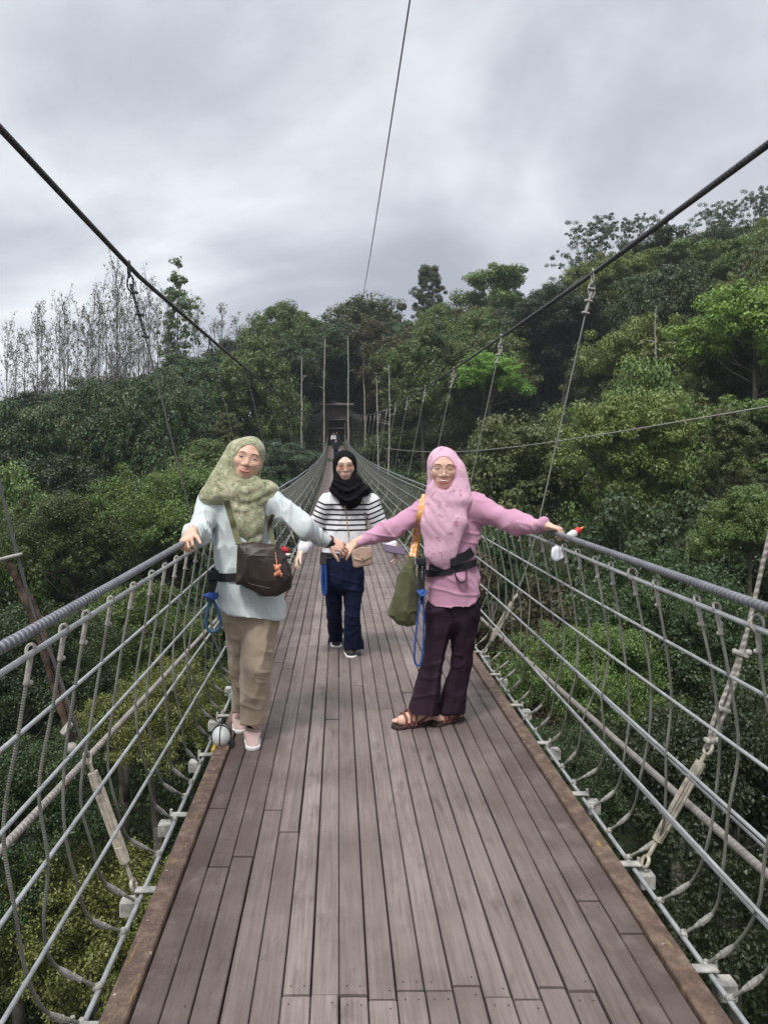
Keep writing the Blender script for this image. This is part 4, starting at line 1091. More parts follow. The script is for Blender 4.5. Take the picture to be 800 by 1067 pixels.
def woman_pink():
    D = 4.28; P = lambda x, y, d=D: W(x, y, d)
    root = empty('person', (P(463, 757)[0], D, 0.0), 'smiling woman with glasses in pink headscarf, pink blouse and plum flared trousers', 'person')
    hd = Head(P(462.3, 489, 4.17), 1.06, yaw=-5, pitch=1, roll=1)
    shl, shr = P(446, 530, 4.26), P(492, 527, 4.24)
    ell_, wrl = P(405, 552, 4.22), P(371, 566, 4.17)
    hc = 3.86; hpt = np.array([sx(1, .06), hc, dz(hc) + 1.147]); wrr = hpt + np.array([-.052, .045, .040])
    elr = P(538, 545, 4.12)
    v = Vox([0.0, 3.65, -0.02], [1.28, 4.6, 1.70], .0045)
    hd.build(v, .8)
    chain(v, [hd.p(0, .03, -.1), P(468, 522, 4.3), P(469, 580, 4.3), P(474, 628, 4.3)], [.055, .085, .085, .10], .03, .8)
    chain(v, [shl, ell_, wrl], [.045, .036, .025]); chain(v, [shr, elr, wrr], [.045, .034, .019]); chain(v, [shl, P(468, 522, 4.3), shr], [.045, .06, .045])
    fa = [(P(447, 754, 4.34), P(399, 763, 4.22)), (P(482, 749, 4.42), P(447, 758, 4.28))]
    feet = []
    for a, b_ in fa:
        a = a.copy(); b_ = b_.copy(); a[2] = b_[2] = .012; u = (b_ - a) / np.linalg.norm(b_ - a); feet.append((a, u)); foot(v, a, u, .238)
    chain(v, [P(460, 638, 4.29), P(452, 690, 4.29), feet[0][0] + feet[0][1] * .045 + [0, 0, .12]], [.052, .038, .032]); chain(v, [P(484, 638, 4.31), P(480.5, 690, 4.33), feet[1][0] + feet[1][1] * .045 + [0, 0, .12]], [.052, .038, .032])
    hand(v, wrl, (-.90, -.06, -.42), (-.25, -.30, .90), -1, (15, 28, 20), 4, .95, (42, 12))
    hand(v, wrr, (.80, -.42, -.20), (.20, -.05, .95), -1, (50, 60, 40), 3, .95, (40, 10))
    body, bb = body_obj(v, hd, root, [M_SKIN_B, M_BROW, M_EYEW, M_IRIS, M_LIP, M_TOOTH, M_MOUTH], dict(smile=1.0, teeth=.8, squint=.55))
    hd.glasses(bb, 'glasses', root, .0275, .0205, .0010, M_LENS, M_FRAME)
    # blouse
    v = Vox([0.02, 3.72, .62], [1.20, 4.62, 1.42], .0055)
    chain(v, [P(469, 536, 4.28), P(468, 575, 4.28), P(471, 600, 4.28), P(473.5, 640, 4.28)], [.130, .128, .144, .160], .02, .84)
    chain(v, [shl, P(468, 524, 4.28), shr], [.058, .075, .058], .04)
    chain(v, [shl, ell_, wrl + (ell_ - wrl) * .08], [.068, .054, .036], .04); chain(v, [shr, elr, wrr + (elr - wrr) * .06], [.069, .053, .035], .04)
    v.add(cap(P(445, 548), P(470, 572), .06, .09), .06); v.add(cap(P(494, 545), P(474, 572), .06, .09), .06)
    v.cut(P(474, 629.5), (.02, 0, -1.0)); v.cut(P(444, 626), (-.55, 0, -1)); v.cut(P(503, 615), (.8, 0, -1))
    bl, bvb, V, Q = cloth_obj(v, 'blouse', M_BLOP, root, [(.012, 7, 7, 4, 63, rotm(0, 0, 35)), (.008, 11, 11, 6, 65, rotm(0, 0, -40)), (.006, 4, 10, 17, 67, rotm(0, 0, 12))])
    # trousers, flared
    v = Vox([.28, 3.98, .02], [.95, 4.62, .92], .0055)
    chain(v, [P(473, 612, 4.29), P(473.5, 634, 4.29)], [.130, .148], .03, .66)
    chain(v, [P(460, 638, 4.27), P(452, 690, 4.27), P(438.5, 752, 4.30)], [.088, .055, .098], .018); chain(v, [P(484, 638, 4.29), P(480.5, 690, 4.31), P(468, 746, 4.36)], [.092, .058, .082], .018)
    v.cut(P(436, 745.5, 4.24), (-.02, -.15, -1)) 
    cloth_obj(v, 'trousers', M_TROP, root, [(.011, 9, 9, 2.0, 71, rotm(0, 0, 10)), (.006, 8, 8, 14, 73, rotm(0, 0, -20))])
    # sandals
    for a, u in feet:
        sh = empty('sandal', tuple(a)); sh.parent = root; sh.matrix_parent_inverse = Matrix.Translation(-Vector(root.location))
        v = Vox(a + u * .12 - .19, a + u * .12 + .19, .004); z = np.array([0, 0, 1.0])
        chain(v, [a + u * .04, a + u * .12, a + u * .195], [.040, .038, .048], .03); v.cut(a + z * .016, (0, 0, 1)); v.cut(a - z * .010, (0, 0, -1))
        V, Q = v.mesh(); link('sole', meshdata('sole', V, Q, M_SAND), sh)
        mb = MB(); n = np.array([-u[1], u[0], 0])
        for s0, s1, h in ((.185, .150, .066), (.165, .175, .066), (.145, .13, .080), (.13, .15, .080), (.11, .10, .092)):
            mb.tube(spline([a + u * s0 + n * .044 + z * .012, a + u * (s0 + s1) / 2 + n * .036 + z * h * .85, a + u * (s0 + s1) / 2 + z * h * 1.15, a + u * (s0 + s1) / 2 - n * .036 + z * h * .85, a + u * s1 - n * .044 + z * .012], 14), .0062, 6)
        mb.tube(spline([a + u * .09 + n * .042 + z * .02, a + u * .01 + n * .03 + z * .065, a - u * .006 + z * .072, a + u * .01 - n * .03 + z * .065, a + u * .09 - n * .042 + z * .02], 14), .007, 6)
        mb.build('sandal_strap', M_SSTR, sh)
    # scarf
    v = Vox([.36, 3.92, .88], [.95, 4.55, 1.70], .0045)
    v.add(hd.e((.003, .020, .020), (.086, .108, .100)), .02); v.add(hd.c((.008, .02, -.05), (.014, .03, -.14), .086, .103), .03)
    v.add(ell(P(467, 521, 4.26), (.125, .12, .062)), .04); v.add(cap(P(474, 490, 4.24), P(481, 520, 4.20), .060, .060), .04)
    chain(v, [P(464, 518, 4.195), P(460, 548, 4.165), P(459, 575, 4.155), P(464, 590, 4.155)], [.112, .110, .080, .022], .03, .40)
    chain(v, [P(481, 516, 4.20), P(478, 545, 4.15), P(472, 578, 4.145)], [.040, .042, .016], .02, .6)
    for a, b_, c_, rr in ():
        Qp = spline([P(*a, 4.155), P(*b_, 4.118), P(*c_, 4.14)], 8)
        for i in range(7): v.add(cap(Qp[i], Qp[i + 1], rr), .018)
    v.sub(hd.e((-.002, -.118, -.022), (.0715, .106, .096)), .008)
    hj, bvh, V, Q = cloth_obj(v, 'headscarf', M_HIJP, root, None, post=lambda V, Q: folds(swag(V, Q, .0055, P(464, 500)[0], 1.1, .066, 81, .90, 1.41), Q, .0045, 15, 15, 3.5, 87, rotm(0, 0, -14)))
    # belt with buckle and pouch loop
    belt_ring(bvb, P(470, 590, 4.28), .040, .006, .035, 'harness_belt', M_BELT, root)
    mb = MB(); q = front([bvb, bvh], 453.5, 592, D, .014); mb.box(q, (.075, .016, .036), 0, rotm(0, 0, 12), .006); mb.box(q + [.045, .01, -.006], (.03, .012, .03), 0, rotm(0, 0, 12), .004); mb.build('buckle', M_BLK, root)
    mb = MB(); C = spline([front([bvb, bvh], x, y, D, .016) for x, y in ((473, 593), (475, 601), (479, 606.5), (484, 606), (486, 600), (484, 586))], 24); ribbon(mb, C, .016, .005, (.3, 1, 0)); C2 = [front([bvb, bvh], x, y, D, .012) for x, y in ((470, 587), (478, 582), (486, 579), (492, 574))]; ribbon(mb, spline(C2, 12), .052, .006, (0, 0, 1)); mb.build('belt_loop', M_BELT, root)
    # blue tether
    te = empty('safety_tether', tuple(P(438, 600, 4.14)), 'long thin blue cord tether hanging from a black strap beside plum trousers', 'tether')
    mb = MB(); ribbon(mb, [P(437.5, 586, 4.14), P(437, 600, 4.135), P(438, 616, 4.13)], .022, .008, (1, 0, 0)); ribbon(mb, [P(442, 588, 4.14), P(441, 604, 4.135), P(440, 630, 4.13)], .016, .008, (1, 0, 0)); mb.box(P(438.5, 585, 4.13), (.055, .03, .04), 0, None, .006); mb.build('strap', M_BELT, te)
    mb = MB(); mb.ell(P(439.5, 618, 4.12), (.022, .02, .022)); mb.tube([P(439.5, 618, 4.12) + np.array([.022 * math.cos(a), .022 * math.sin(a), .012 * math.cos(2 * a)]) for a in np.linspace(0, 6.2, 18)], .008, 7); mb.build('knot', M_BLUE, te)
    mb = MB(); mb.tube(spline([P(438, 621, 4.13), P(435, 645, 4.12), P(432, 675, 4.11), P(432, 689, 4.11), P(435.5, 693.5, 4.11), P(439, 688, 4.11), P(441.5, 660, 4.12), P(441, 621, 4.13)], 50), .0058, 7); mb.build('cord', M_BLUE, te)
    # olive tote with printed orange strap
    bag = empty('tote_bag', tuple(P(420, 645, 4.16)), 'olive green tote bag on a white and orange printed strap at the pink woman', 'bag')
    c0 = P(419, 620, 4.17); k = 4.17 / FPX
    out = [((x - 419) * k, -(y - 620) * k) for x, y in ((426, 578), (432, 579), (434.5, 604), (436, 634), (433, 652), (421, 651.5), (412, 648.5), (402.5, 640.5), (413, 608))]
    v = Vox(c0 - [.13, .13, .22], c0 + [.13, .13, .26], .0045); v.add(poly(out[::-1], c0, rotm(14, 0, 0), .06, .022, .035), 0)
    M_OLT = cloth('olive_canvas', (0.085, 0.092, 0.042), .14)
    bo, bvg, V, Q = cloth_obj(v, 'pouch', M_OLT, bag, [(.010, 14, 14, 3, 91, rotm(0, 0, -14)), (.004, 20, 20, 12, 93)])
    m, nt, b = newmat('orange_print_strap'); uv = nt.nodes.new('ShaderNodeUVMap'); mp_ = nt.nodes.new('ShaderNodeMapping'); mp_.inputs['Scale'].default_value = (1, .05, 1); nt.links.new(uv.outputs[0], mp_.inputs[0])
    n1_ = noise(nt, mp_.outputs[0], 24, 3, .6); n2_ = noise(nt, mp_.outputs[0], 62, 3, .6)
    c = ramp(nt, n1_, [(.40, (.66, .62, .54)), (.47, (.72, .25, .06)), (.56, (.74, .42, .08)), (.62, (.70, .66, .58))]); c = mix(nt, ramp(nt, n2_, [(.60, 0.0), (.64, .7)]), c, (.18, .20, .24)); nt.links.new(c, b.inputs['Base Color']); b.inputs['Roughness'].default_value = .8
    mb = MB(); C = spline([front([bvb, bvh], 443, 517, D, .010), front([bvb], 440, 524, D, .012), front([bvb], 437, 540, D, .014), front([bvb], 433, 558, D, .02), P(429.5, 580, 4.165)], 30); ribbon(mb, C, .036, .005, (1, 0, -.1))
    bk = np.array([.0, .075, -.01]); ribbon(mb, spline([C[0], C[0] + bk * .4 + [0, 0, .012], C[0] + bk * 1.1 + [0, 0, .0], C[0] + bk * 1.9 + [-.02, 0, -.08], P(433, 580, 4.36)], 20), .036, .005, (1, 0, 0)); mb.build('strap', m, bag)
    # bottle and wrapper in the hand on the cable
    bt = empty('small_bottle', tuple(W(598, 556, 3.83)), 'small white bottle with red cap held in the hand on the right cable', 'bottle')
    a, e = W(589, 562, 3.80), W(599.5, 554.5, 3.83); d = (e - a) / np.linalg.norm(e - a)
    MB().tube([a, a + d * .01, e - d * .012, e], [.014, .021, .021, .012], 16).build('bottle_body', M_WPL, bt)
    mb = MB(); mb.tube([e, e + d * .006, e + d * .026, e + d * .03], [.015, .017, .016, .008], 14); mb.tube([e + d * .028, e + d * .045 + [.008, 0, .004]], [.008, .004], 8, 1); mb.build('cap', [basic('red_cap', (0.60, 0.03, 0.03), .4, 0, .1, 30, 0), basic('orange_tip', (.65, .22, .05), .4, 0, .1, 30, 0)], bt)
    c = W(580, 577.5, 3.79); v = Vox(c - .08, c + .08, .004); v.add(ell(c, (.036, .016, .038), rotm(10, 0, 18)), 0)
    V, Q = v.mesh(); V = folds(V, Q, .010, 30, 30, 14, 97)
    tag(link('folded_wrapper', meshdata('folded_wrapper', V, Q, basic('white_film', (.68, .70, .74), .3, 0, .12, 40, .1))), 'crumpled white film dangling below the hand on the right cable', 'wrapper')

# ================================================================== woman in the striped sweater (middle)
def striped():
    m, nt, b = newmat('striped_knit'); a = nt.nodes.new('ShaderNodeAttribute'); a.attribute_name = 'stripe'
    p = coords(nt, kind='Object'); f = noise(nt, p, 30, 3)
    x = math_(nt, 'ADD', a.outputs['Fac'], math_(nt, 'MULTIPLY', math_(nt, 'SUBTRACT', f, .5), .06))
    fr = math_(nt, 'FRACT', x); on = math_(nt, 'MULTIPLY', math_(nt, 'LESS_THAN', fr, .34), math_(nt, 'MULTIPLY', math_(nt, 'GREATER_THAN', x, 0.0), math_(nt, 'LESS_THAN', x, 6.0)))
    c = mix(nt, on, ramp(nt, noise(nt, p, 9, 4), [(.3, (.66, .66, .69)), (.7, (.76, .76, .78))]), (.012, .013, .018))
    nt.links.new(c, b.inputs['Base Color']); b.inputs['Roughness'].default_value = .9; b.inputs['Specular IOR Level'].default_value = .15
    bump(nt, b, noise(nt, p, 260, 2), .2, .003)
    return m
M_SWE = striped(); M_HIJB = cloth('black_scarf', (0.007, 0.007, 0.009), .2, .8, 900, .1, 0.0); M_JEAN = cloth('navy_denim', (0.009, 0.013, 0.036), .35, .85, 900, .15, 0.0); M_BEIG = basic('beige_leather', (0.42, 0.29, 0.22), .5, 0, .06, 15, .05)
M_SHOB = basic('dark_shoe', (0.03, 0.026, 0.028), .7, 0, .3, 40, .2); M_GOLD = basic('gold_chain', (0.42, 0.28, 0.16), .4, .4, .2, 90, .3)

def woman_mid():
    D = 5.72; P = lambda x, y, d=D: W(x, y, d)
    root = empty('person', (P(358, 688)[0], D, 0.0), 'woman in black headscarf, black striped white sweater and navy jeans walking forward', 'person')
    hd = Head(P(359.8, 485.7, 5.60), 1.02, yaw=2, pitch=2, roll=-2)
    shl, shr = P(341, 524), P(387, 524); ell_, wrl = P(325, 556, 5.72), P(314, 575, 5.60); elr, wrr = P(399, 555, 5.70), P(410, 571, 5.56)
    v = Vox([-.42, 5.25, -.02], [.55, 6.45, 1.66], .005)
    hd.build(v, .3)
    chain(v, [hd.p(0, .03, -.1), P(362, 520, 5.75), P(360, 570, 5.75), P(358, 600, 5.75)], [.052, .08, .08, .10], .03, .8)
    chain(v, [shl, ell_, wrl], [.043, .034, .024]); chain(v, [shr, elr, wrr], [.043, .034, .024]); chain(v, [shl, P(362, 520, 5.75), shr], [.043, .06, .043])
    chain(v, [P(347, 603, 5.75), P(348.5, 640, 5.82), P(350, 670, 6.22)], [.052, .038, .032]); chain(v, [P(368.5, 603, 5.73), P(367.5, 640, 5.72), P(367, 676, 5.90)], [.052, .038, .032])
    hand(v, wrl, (-.45, -.35, -.80), (-.75, -.2, .1), -1, (25, 35, 25), 5, .95, (35, 10))
    hand(v, wrr, (.15, -.70, -.62), (.45, .1, .5), -1, (25, 40, 30), 4, .95, (30, 10))
    body, bb = body_obj(v, hd, root, [M_SKIN_C, M_BROW, M_EYEW, M_IRIS, M_LIPC, M_TOOTH, M_MOUTH], dict(smile=.2, teeth=.22, squint=.2))
    hd.glasses(bb, 'glasses', root, .0295, .0235, .0010, M_TINT, M_GOLD, -.006)
    v = Vox([-.40, 5.35, .78], [.52, 6.05, 1.42], .0055)
    chain(v, [P(361, 532, 5.74), P(360, 560, 5.74), P(358.5, 578, 5.74)], [.155, .165, .172], .02, .64); chain(v, [shl, P(361, 520, 5.74), shr], [.06, .08, .06], .04)
    chain(v, [shl, ell_, wrl + (ell_ - wrl) * .2], [.069, .057, .045], .03); chain(v, [shr, elr, wrr + (elr - wrr) * .2], [.069, .057, .045], .03)
    v.cut(P(358, 581), (0, 0, -1))
    cx = P(361, 530)[0]; z0 = P(360, 551)[2] - .004
    bl, bvb, V, Q = cloth_obj(v, 'sweater', M_SWE, root, [(.010, 8, 8, 5, 103, rotm(0, 0, 25)), (.006, 14, 14, 8, 105, rotm(0, 0, -25))], attrs={'stripe': lambda V: (V[:, 2] - .42 * np.maximum(0, np.abs(V[:, 0] - cx) - .165) - z0) / .0385 + .17})
    v = Vox([-.20, 5.3, .01], [.30, 6.45, .90], .0055)
    chain(v, [P(358.5, 572, 5.73), P(358, 598, 5.73)], [.145, .158], .03, .70)
    chain(v, [P(347, 600, 5.74), P(348.5, 640, 5.82), P(350, 668, 6.18)], [.083, .057, .058], .008); chain(v, [P(368.5, 600, 5.72), P(367.5, 640, 5.72), P(368, 680, 5.86)], [.085, .059, .084], .008)
    v.cut(P(366, 676, 5.84), (0, -.12, -1))
    cloth_obj(v, 'jeans', M_JEAN, root, [(.009, 10, 10, 2.4, 111), (.005, 8, 8, 15, 113, rotm(0, 0, 15))])
    v = Vox([-.15, 5.42, 1.08], [.30, 5.98, 1.66], .0045)
    v.add(hd.e((0, .022, .018), (.090, .110, .098)), .02); v.add(hd.c((0, .03, -.05), (.004, .04, -.12), .088, .098), .03)
    v.add(ell(P(363, 510, 5.72), (.150, .125, .055)), .04)
    chain(v, [P(362, 508, 5.645), P(365, 518, 5.625)], [.125, .090], .03, .45); v.add(ell(P(379, 511, 5.68), (.055, .08, .045)), .03)
    for a, b_, c_, rr in (((346, 504), (361, 512), (377, 504), .006), ((345, 510), (363, 522), (381, 510), .006)):
        Qp = spline([P(*a, 5.62), P(*b_, 5.575), P(*c_, 5.62)], 8)
        for i in range(7): v.add(cap(Qp[i], Qp[i + 1], rr), .018)
    v.sub(hd.e((0, -.118, -.021), (.0715, .106, .096)), .008)
    hj, bvh, V, Q = cloth_obj(v, 'headscarf', M_HIJB, root, None, post=lambda V, Q: swag(V, Q, .007, P(362, 500)[0], .6, .05, 121, 1.0, 1.45))
    for (tx, ty, td, L, pit) in ((351, 676.5, 6.04, .24, .05), (366.8, 687.5, 5.74, .25, 0.0)):
        b_ = P(tx, ty, td); b_[2] = 0; u = np.array([.10, -1, 0]); u /= np.linalg.norm(u); a = b_ - u * L
        sh = empty('shoe', tuple(a)); sh.parent = root; sh.matrix_parent_inverse = Matrix.Translation(-Vector(root.location))
        v = Vox(a + u * L / 2 - .2, a + u * L / 2 + .2, .0045); chain(v, [a + u * .045 + [0, 0, .05 + pit], a + u * .1 + [0, 0, .05 + pit * .6], a + u * (L - .05) + [0, 0, .034]], [.038, .042, .037], .03); v.cut(a + [0, 0, .014], (0, 0, -1))
        V, Q = v.mesh(); link('upper', meshdata('upper', V, Q, M_SHOB), sh)
        v = Vox(a + u * L / 2 - .2, a + u * L / 2 + .2, .0045); chain(v, [a + u * .045 + [0, 0, .016 + pit], a + u * .12 + [0, 0, .016 + pit * .5], a + u * (L - .05) + [0, 0, .016]], [.044, .043, .044], .02, .99); v.cut(a + [0, 0, .024], (0, 0, 1)) if pit == 0 else v.cut(a + u * L + [0, 0, .024], (u[0] * .2, u[1] * .2, 1)); v.cut(a + [0, 0, .003], (0, 0, -1))
        V, Q = v.mesh(); link('sole', meshdata('sole', V, Q, M_SOLE), sh)
    # bag
    bag = empty('crossbody_bag', tuple(P(376, 591, 5.52)), 'small beige flap bag on thin gold strap in front of navy jeans', 'bag')
    c0 = P(376.5, 582, 5.53); k = 5.53 / FPX; out = [((x - 376.5) * k, -(y - 582) * k) for x, y in ((365.5, 575), (370, 570.5), (385, 570), (387.5, 573), (387.8, 588), (371, 591.5), (368, 590.5))][::-1]
    v = Vox(c0 - .15, c0 + .15, .004); v.add(poly(out, c0, rotm(5), .05, .012, .008), 0); bo, bvg, V, Q = cloth_obj(v, 'pouch', M_BEIG, bag)
    mb = MB(); fl_ = [(366, 575), (370.5, 571), (385, 570.5), (387, 573), (387.2, 580), (378, 584.5), (369, 582.5)]; N = len(fl_)
    A = np.array([front([bvg], x, y, 5.5, .003) for x, y in fl_]); B = A + [0, -.006, 0]
    mb.add(np.vstack([A, B]), [tuple(range(N)), tuple(range(N, 2 * N))[::-1]] + [(i, i + N, (i + 1) % N + N, (i + 1) % N) for i in range(N)]); fo = mb.build('flap', M_BEIG, bag, False)
    mb = MB(); mb.ell(front([bvg], 377.5, 582, 5.5, .012), (.009, .005, .009)); mb.build('clasp', M_GOLD, fo)
    mb = MB(); mb.tube(spline([front([bvb, bvh], x, y, D, .006) for x, y in ((359.5, 527.5), (361, 540), (363, 555), (364, 566))] + [P(366.5, 574, 5.52)], 24), .0042, 6); mb.tube(spline([front([bvb, bvh], x, y, D, .006) for x, y in ((378, 521), (381, 538), (383.5, 556))] + [P(386, 573, 5.52)], 24), .0042, 6); mb.build('strap', M_GOLD, bag)
    belt_ring(bvb, P(358.5, 577, 5.74), .035, .006, 0, 'harness_belt', M_BELT, root, 48, .004)
    te = empty('safety_tether', tuple(P(337, 592, 5.60)), 'short blue strap tether at the hip of the woman in navy jeans', 'tether')
    mb = MB(); ribbon(mb, [P(337, 578, 5.62), P(336.5, 588, 5.60)], .05, .02, (1, 0, 0)); mb.build('strap', M_BELT, te)
    mb = MB(); mb.tube(spline([P(336, 588, 5.60), P(335.5, 602, 5.6), P(336.5, 617, 5.6), P(339, 618, 5.6), P(339.5, 602, 5.6), P(338.5, 588, 5.6)], 30), .010, 7); mb.build('loop', M_BLUE, te)
    ph = empty('mobile_phone', tuple(P(412, 574, 5.50)), 'dark violet mobile phone in the striped sweater woman\'s hand', 'phone'); ph.rotation_euler = (0, 0, 0)
    c = P(411.5, 573, 5.48); mb = MB().box(c, (.085, .010, .150), 0, rotm(-15, -62, 22) @ rotm(0, 0, 68), .004); mb.build('phone_case', basic('violet_case', (.085, .05, .10), .3, 0, .1, 20, 0), ph)

woman_left(); woman_pink(); woman_mid()

# --- people far down the bridge
def far_person(px, d, top, trou, scarf, label, bagc=None, h=1.6):
    x = (px - VX) * d / FPX; z0 = dz(d); o = np.array([x, d, z0])
    root = empty('person', tuple(o), label, 'person')
    v = Vox(o - [.45, .3, .02], o + [.45, .3, 1.75], .014)
    v.add(ell(o + [0, 0, 1.50], (.075, .09, .11)), .03); chain(v, [o + [0, 0, 1.4], o + [0, .02, 1.0]], [.06, .07], .03)
    hands = []
    for q in (-1, 1):
        chain(v, [o + [q * .17, 0, 1.30], o + [q * .24, .0, 1.05], o + [q * .22, -.12, .86]], [.045, .035, .028]); v.add(ell(o + [q * .22, -.15, .80], (.028, .03, .055)), .01)
        chain(v, [o + [q * .09, 0, .85], o + [q * .10, -.03 * q, .45], o + [q * .10, .02 * q, .05]], [.075, .055, .04]); v.add(ell(o + [q * .10, -.06, .035], (.045, .12, .035)), .02)
    V, Q = v.mesh(); link('body', meshdata('body', V, Q, M_SKIN_A), root)
    v = Vox(o + [-.45, -.3, .6], o + [.45, .3, 1.5], .014); chain(v, [o + [0, 0, 1.28], o + [0, 0, .85]], [.165, .18], .03, .65)
    for q in (-1, 1): chain(v, [o + [q * .17, 0, 1.30], o + [q * .24, 0, 1.05], o + [q * .22, -.12, .88]], [.07, .06, .05])
    v.cut(o + [0, 0, .78], (0, 0, -1)); V, Q = v.mesh(); link('shirt', meshdata('shirt', V, Q, top), root)
    v = Vox(o + [-.3, -.3, 0], o + [.3, .3, .95], .014); chain(v, [o + [-.04, 0, .84], o + [.04, 0, .84]], [.14, .14])
    for q in (-1, 1): chain(v, [o + [q * .09, 0, .82], o + [q * .10, -.03 * q, .45], o + [q * .10, .02 * q, .09]], [.10, .085, .07], .02)
    V, Q = v.mesh(); link('trousers', meshdata('trousers', V, Q, trou), root)
    v = Vox(o + [-.3, -.3, 1.1], o + [.3, .3, 1.75], .012); v.add(ell(o + [0, .02, 1.52], (.098, .115, .125)), .02); v.add(ell(o + [0, 0, 1.36], (.16, .13, .09)), .05); v.sub(ell(o + [0, -.12, 1.49], (.062, .1, .085)), .01)
    V, Q = v.mesh(); link('headscarf', meshdata('headscarf', V, Q, scarf), root)
    return o
far_person(350.0, 58, M_SOCK, M_JEAN, cloth('grey_scarf', (.04, .04, .05)), 'far person in dark clothes directly behind the black headscarf on the bridge')
far_person(347.5, 80, cloth('white_shirt', (.62, .62, .64)), M_JEAN, M_HIJB, 'tiny far person in white top just before the gateway')
far_person(351.0, 82.5, cloth('black_shirt', (.02, .02, .026)), M_JEAN, M_HIJB, 'tiny far person in black standing in the gateway mouth')
# ------------------------------------------------------------------ valley floor and jungle
def sstep(t): t = np.clip(t, 0, 1); return t * t * (3 - 2 * t)
def ground(x, y):
    x = np.asarray(x, float); y = np.asarray(y, float)
    g = -20 + 22.5 * sstep((y - 5) / 85.0) + 0.25 * np.clip(y - 88, 0, 45) + 14 * sstep((-y - 5) / 40)
    g = g + np.clip(x - 5, 0, 70) * 0.37 - np.clip(-x - 25, 0, 60) * 0.10
    g = g - 16 * sstep((y - 98) / 40) * sstep((-x - 4) / 22)
    P = np.stack([x.ravel() * .09, y.ravel() * .09, np.zeros(x.size)], 1)
    return g + (vnoise(P, 4) * 1.2).reshape(x.shape)

def mat_ground():
    m, nt, b = newmat('forest_floor'); p = coords(nt)
    c = ramp(nt, noise(nt, p, 1.2, 8, .7), [(.3, (.018, .020, .010)), (.55, (.030, .036, .016)), (.75, (.05, .045, .028))])
    nt.links.new(c, b.inputs['Base Color']); b.inputs['Roughness'].default_value = .95; b.inputs['Specular IOR Level'].default_value = .1
    bump(nt, b, noise(nt, p, 6, 6, .7), .8, .1)
    return m
def leafmat(name, c, var=.45, tint=(0.09, 0.10, 0.03), transl=.28, rough=.5, objvar=.42):
    """foliage: colour varies leaf by leaf and tree by tree"""
    m, nt, b = newmat(name); o = nt.nodes['Material Output']; g = nt.nodes.new('ShaderNodeNewGeometry'); oi = nt.nodes.new('ShaderNodeObjectInfo')
    col = ramp(nt, g.outputs['Random Per Island'], [(0, tuple(x * (1 - var) for x in c)), (.6, c), (1, tuple(x * (1 + var) for x in c))])
    col = mix(nt, math_(nt, 'MULTIPLY', ramp(nt, noise(nt, coords(nt, kind='Object'), .75, 3, .5), [(.42, 0), (.62, 1)]), .45), col, tint)
    hs = nt.nodes.new('ShaderNodeHueSaturation'); nt.links.new(col, hs.inputs['Color'])
    nt.links.new(math_(nt, 'ADD', .485, math_(nt, 'MULTIPLY', oi.outputs['Random'], .03)), hs.inputs['Hue'])
    nt.links.new(math_(nt, 'ADD', 1 - objvar, math_(nt, 'MULTIPLY', oi.outputs['Random'], 2 * objvar)), hs.inputs['Value'])
    nt.links.new(hs.outputs[0], b.inputs['Base Color']); b.inputs['Roughness'].default_value = .42; b.inputs['Specular IOR Level'].default_value = .5
    t = nt.nodes.new('ShaderNodeBsdfTranslucent'); nt.links.new(mix(nt, .5, hs.outputs[0], (.10, .14, .02)), t.inputs[0])
    mx = nt.nodes.new('ShaderNodeMixShader'); mx.inputs[0].default_value = transl
    nt.links.new(b.outputs[0], mx.inputs[1]); nt.links.new(t.outputs[0], mx.inputs[2]); nt.links.new(mx.outputs[0], o.inputs[0])
    return m
M_GROUND = mat_ground()
L_DARK = leafmat('dark_leaves', (.040, .070, .024), tint=(.075, .100, .028)); L_MID = leafmat('mid_leaves', (.095, .150, .036), tint=(.165, .195, .042))
L_LIME = leafmat('bright_leaves', (.165, .30, .042), tint=(.25, .36, .055), objvar=.15); L_OLIV = leafmat('olive_leaves', (.105, .128, .040), tint=(.165, .16, .05))
L_BLUE = leafmat('blue_green_leaves', (.050, .088, .046), tint=(.09, .115, .055)); L_YEL = leafmat('yellow_green_leaves', (.165, .205, .048), tint=(.24, .25, .07), objvar=.15)
L_RUST = leafmat('russet_leaves', (.080, .070, .030), tint=(.10, .06, .03))
M_BARK = basic('grey_bark', (.11, .095, .08), .9, 0, .4, 3, .5); M_BARKP = basic('pale_bark', (.30, .28, .25), .9, 0, .35, 4, .5); M_TWIG = basic('twig_bark', (.15, .13, .125), .9, 0, .3, 4, .3)

def leaves(r, C, rad, n, size, flat=.75, up=.42, droop=.25, shell=.30, loose=.40):
    """n leaves round each clump centre C (k,3), radius rad (k,)"""
    k = len(C); idx = np.repeat(np.arange(k), n); m = len(idx)
    d = r.normal(size=(m, 3)); d /= np.linalg.norm(d, axis=1, keepdims=True)
    q = r.uniform(0, 1, m) ** shell
    P = C[idx] + d * (rad[idx] * q)[:, None] * np.array([1, 1, flat])
    N = d * 1.15 + np.array([0, 0, up]) + r.normal(size=(m, 3)) * loose; N /= np.linalg.norm(N, axis=1, keepdims=True)
    T = r.normal(size=(m, 3)) + d * .6 - np.array([0, 0, droop]); T -= N * (T * N).sum(1, keepdims=True); T /= np.linalg.norm(T, axis=1, keepdims=True)
    B = np.cross(N, T); s = size * r.uniform(.55, 1.6, m)
    V = np.empty((m, 4, 3)); w_ = .36
    V[:, 0] = P - T * (s * .5)[:, None]; V[:, 2] = P + T * (s * .5)[:, None] - N * (s * .08)[:, None]
    V[:, 1] = P + B * (s * w_)[:, None] + N * (s * .05)[:, None]; V[:, 3] = P - B * (s * w_)[:, None] + N * (s * .05)[:, None]
    return V.reshape(-1, 3), np.arange(m * 4).reshape(-1, 4)

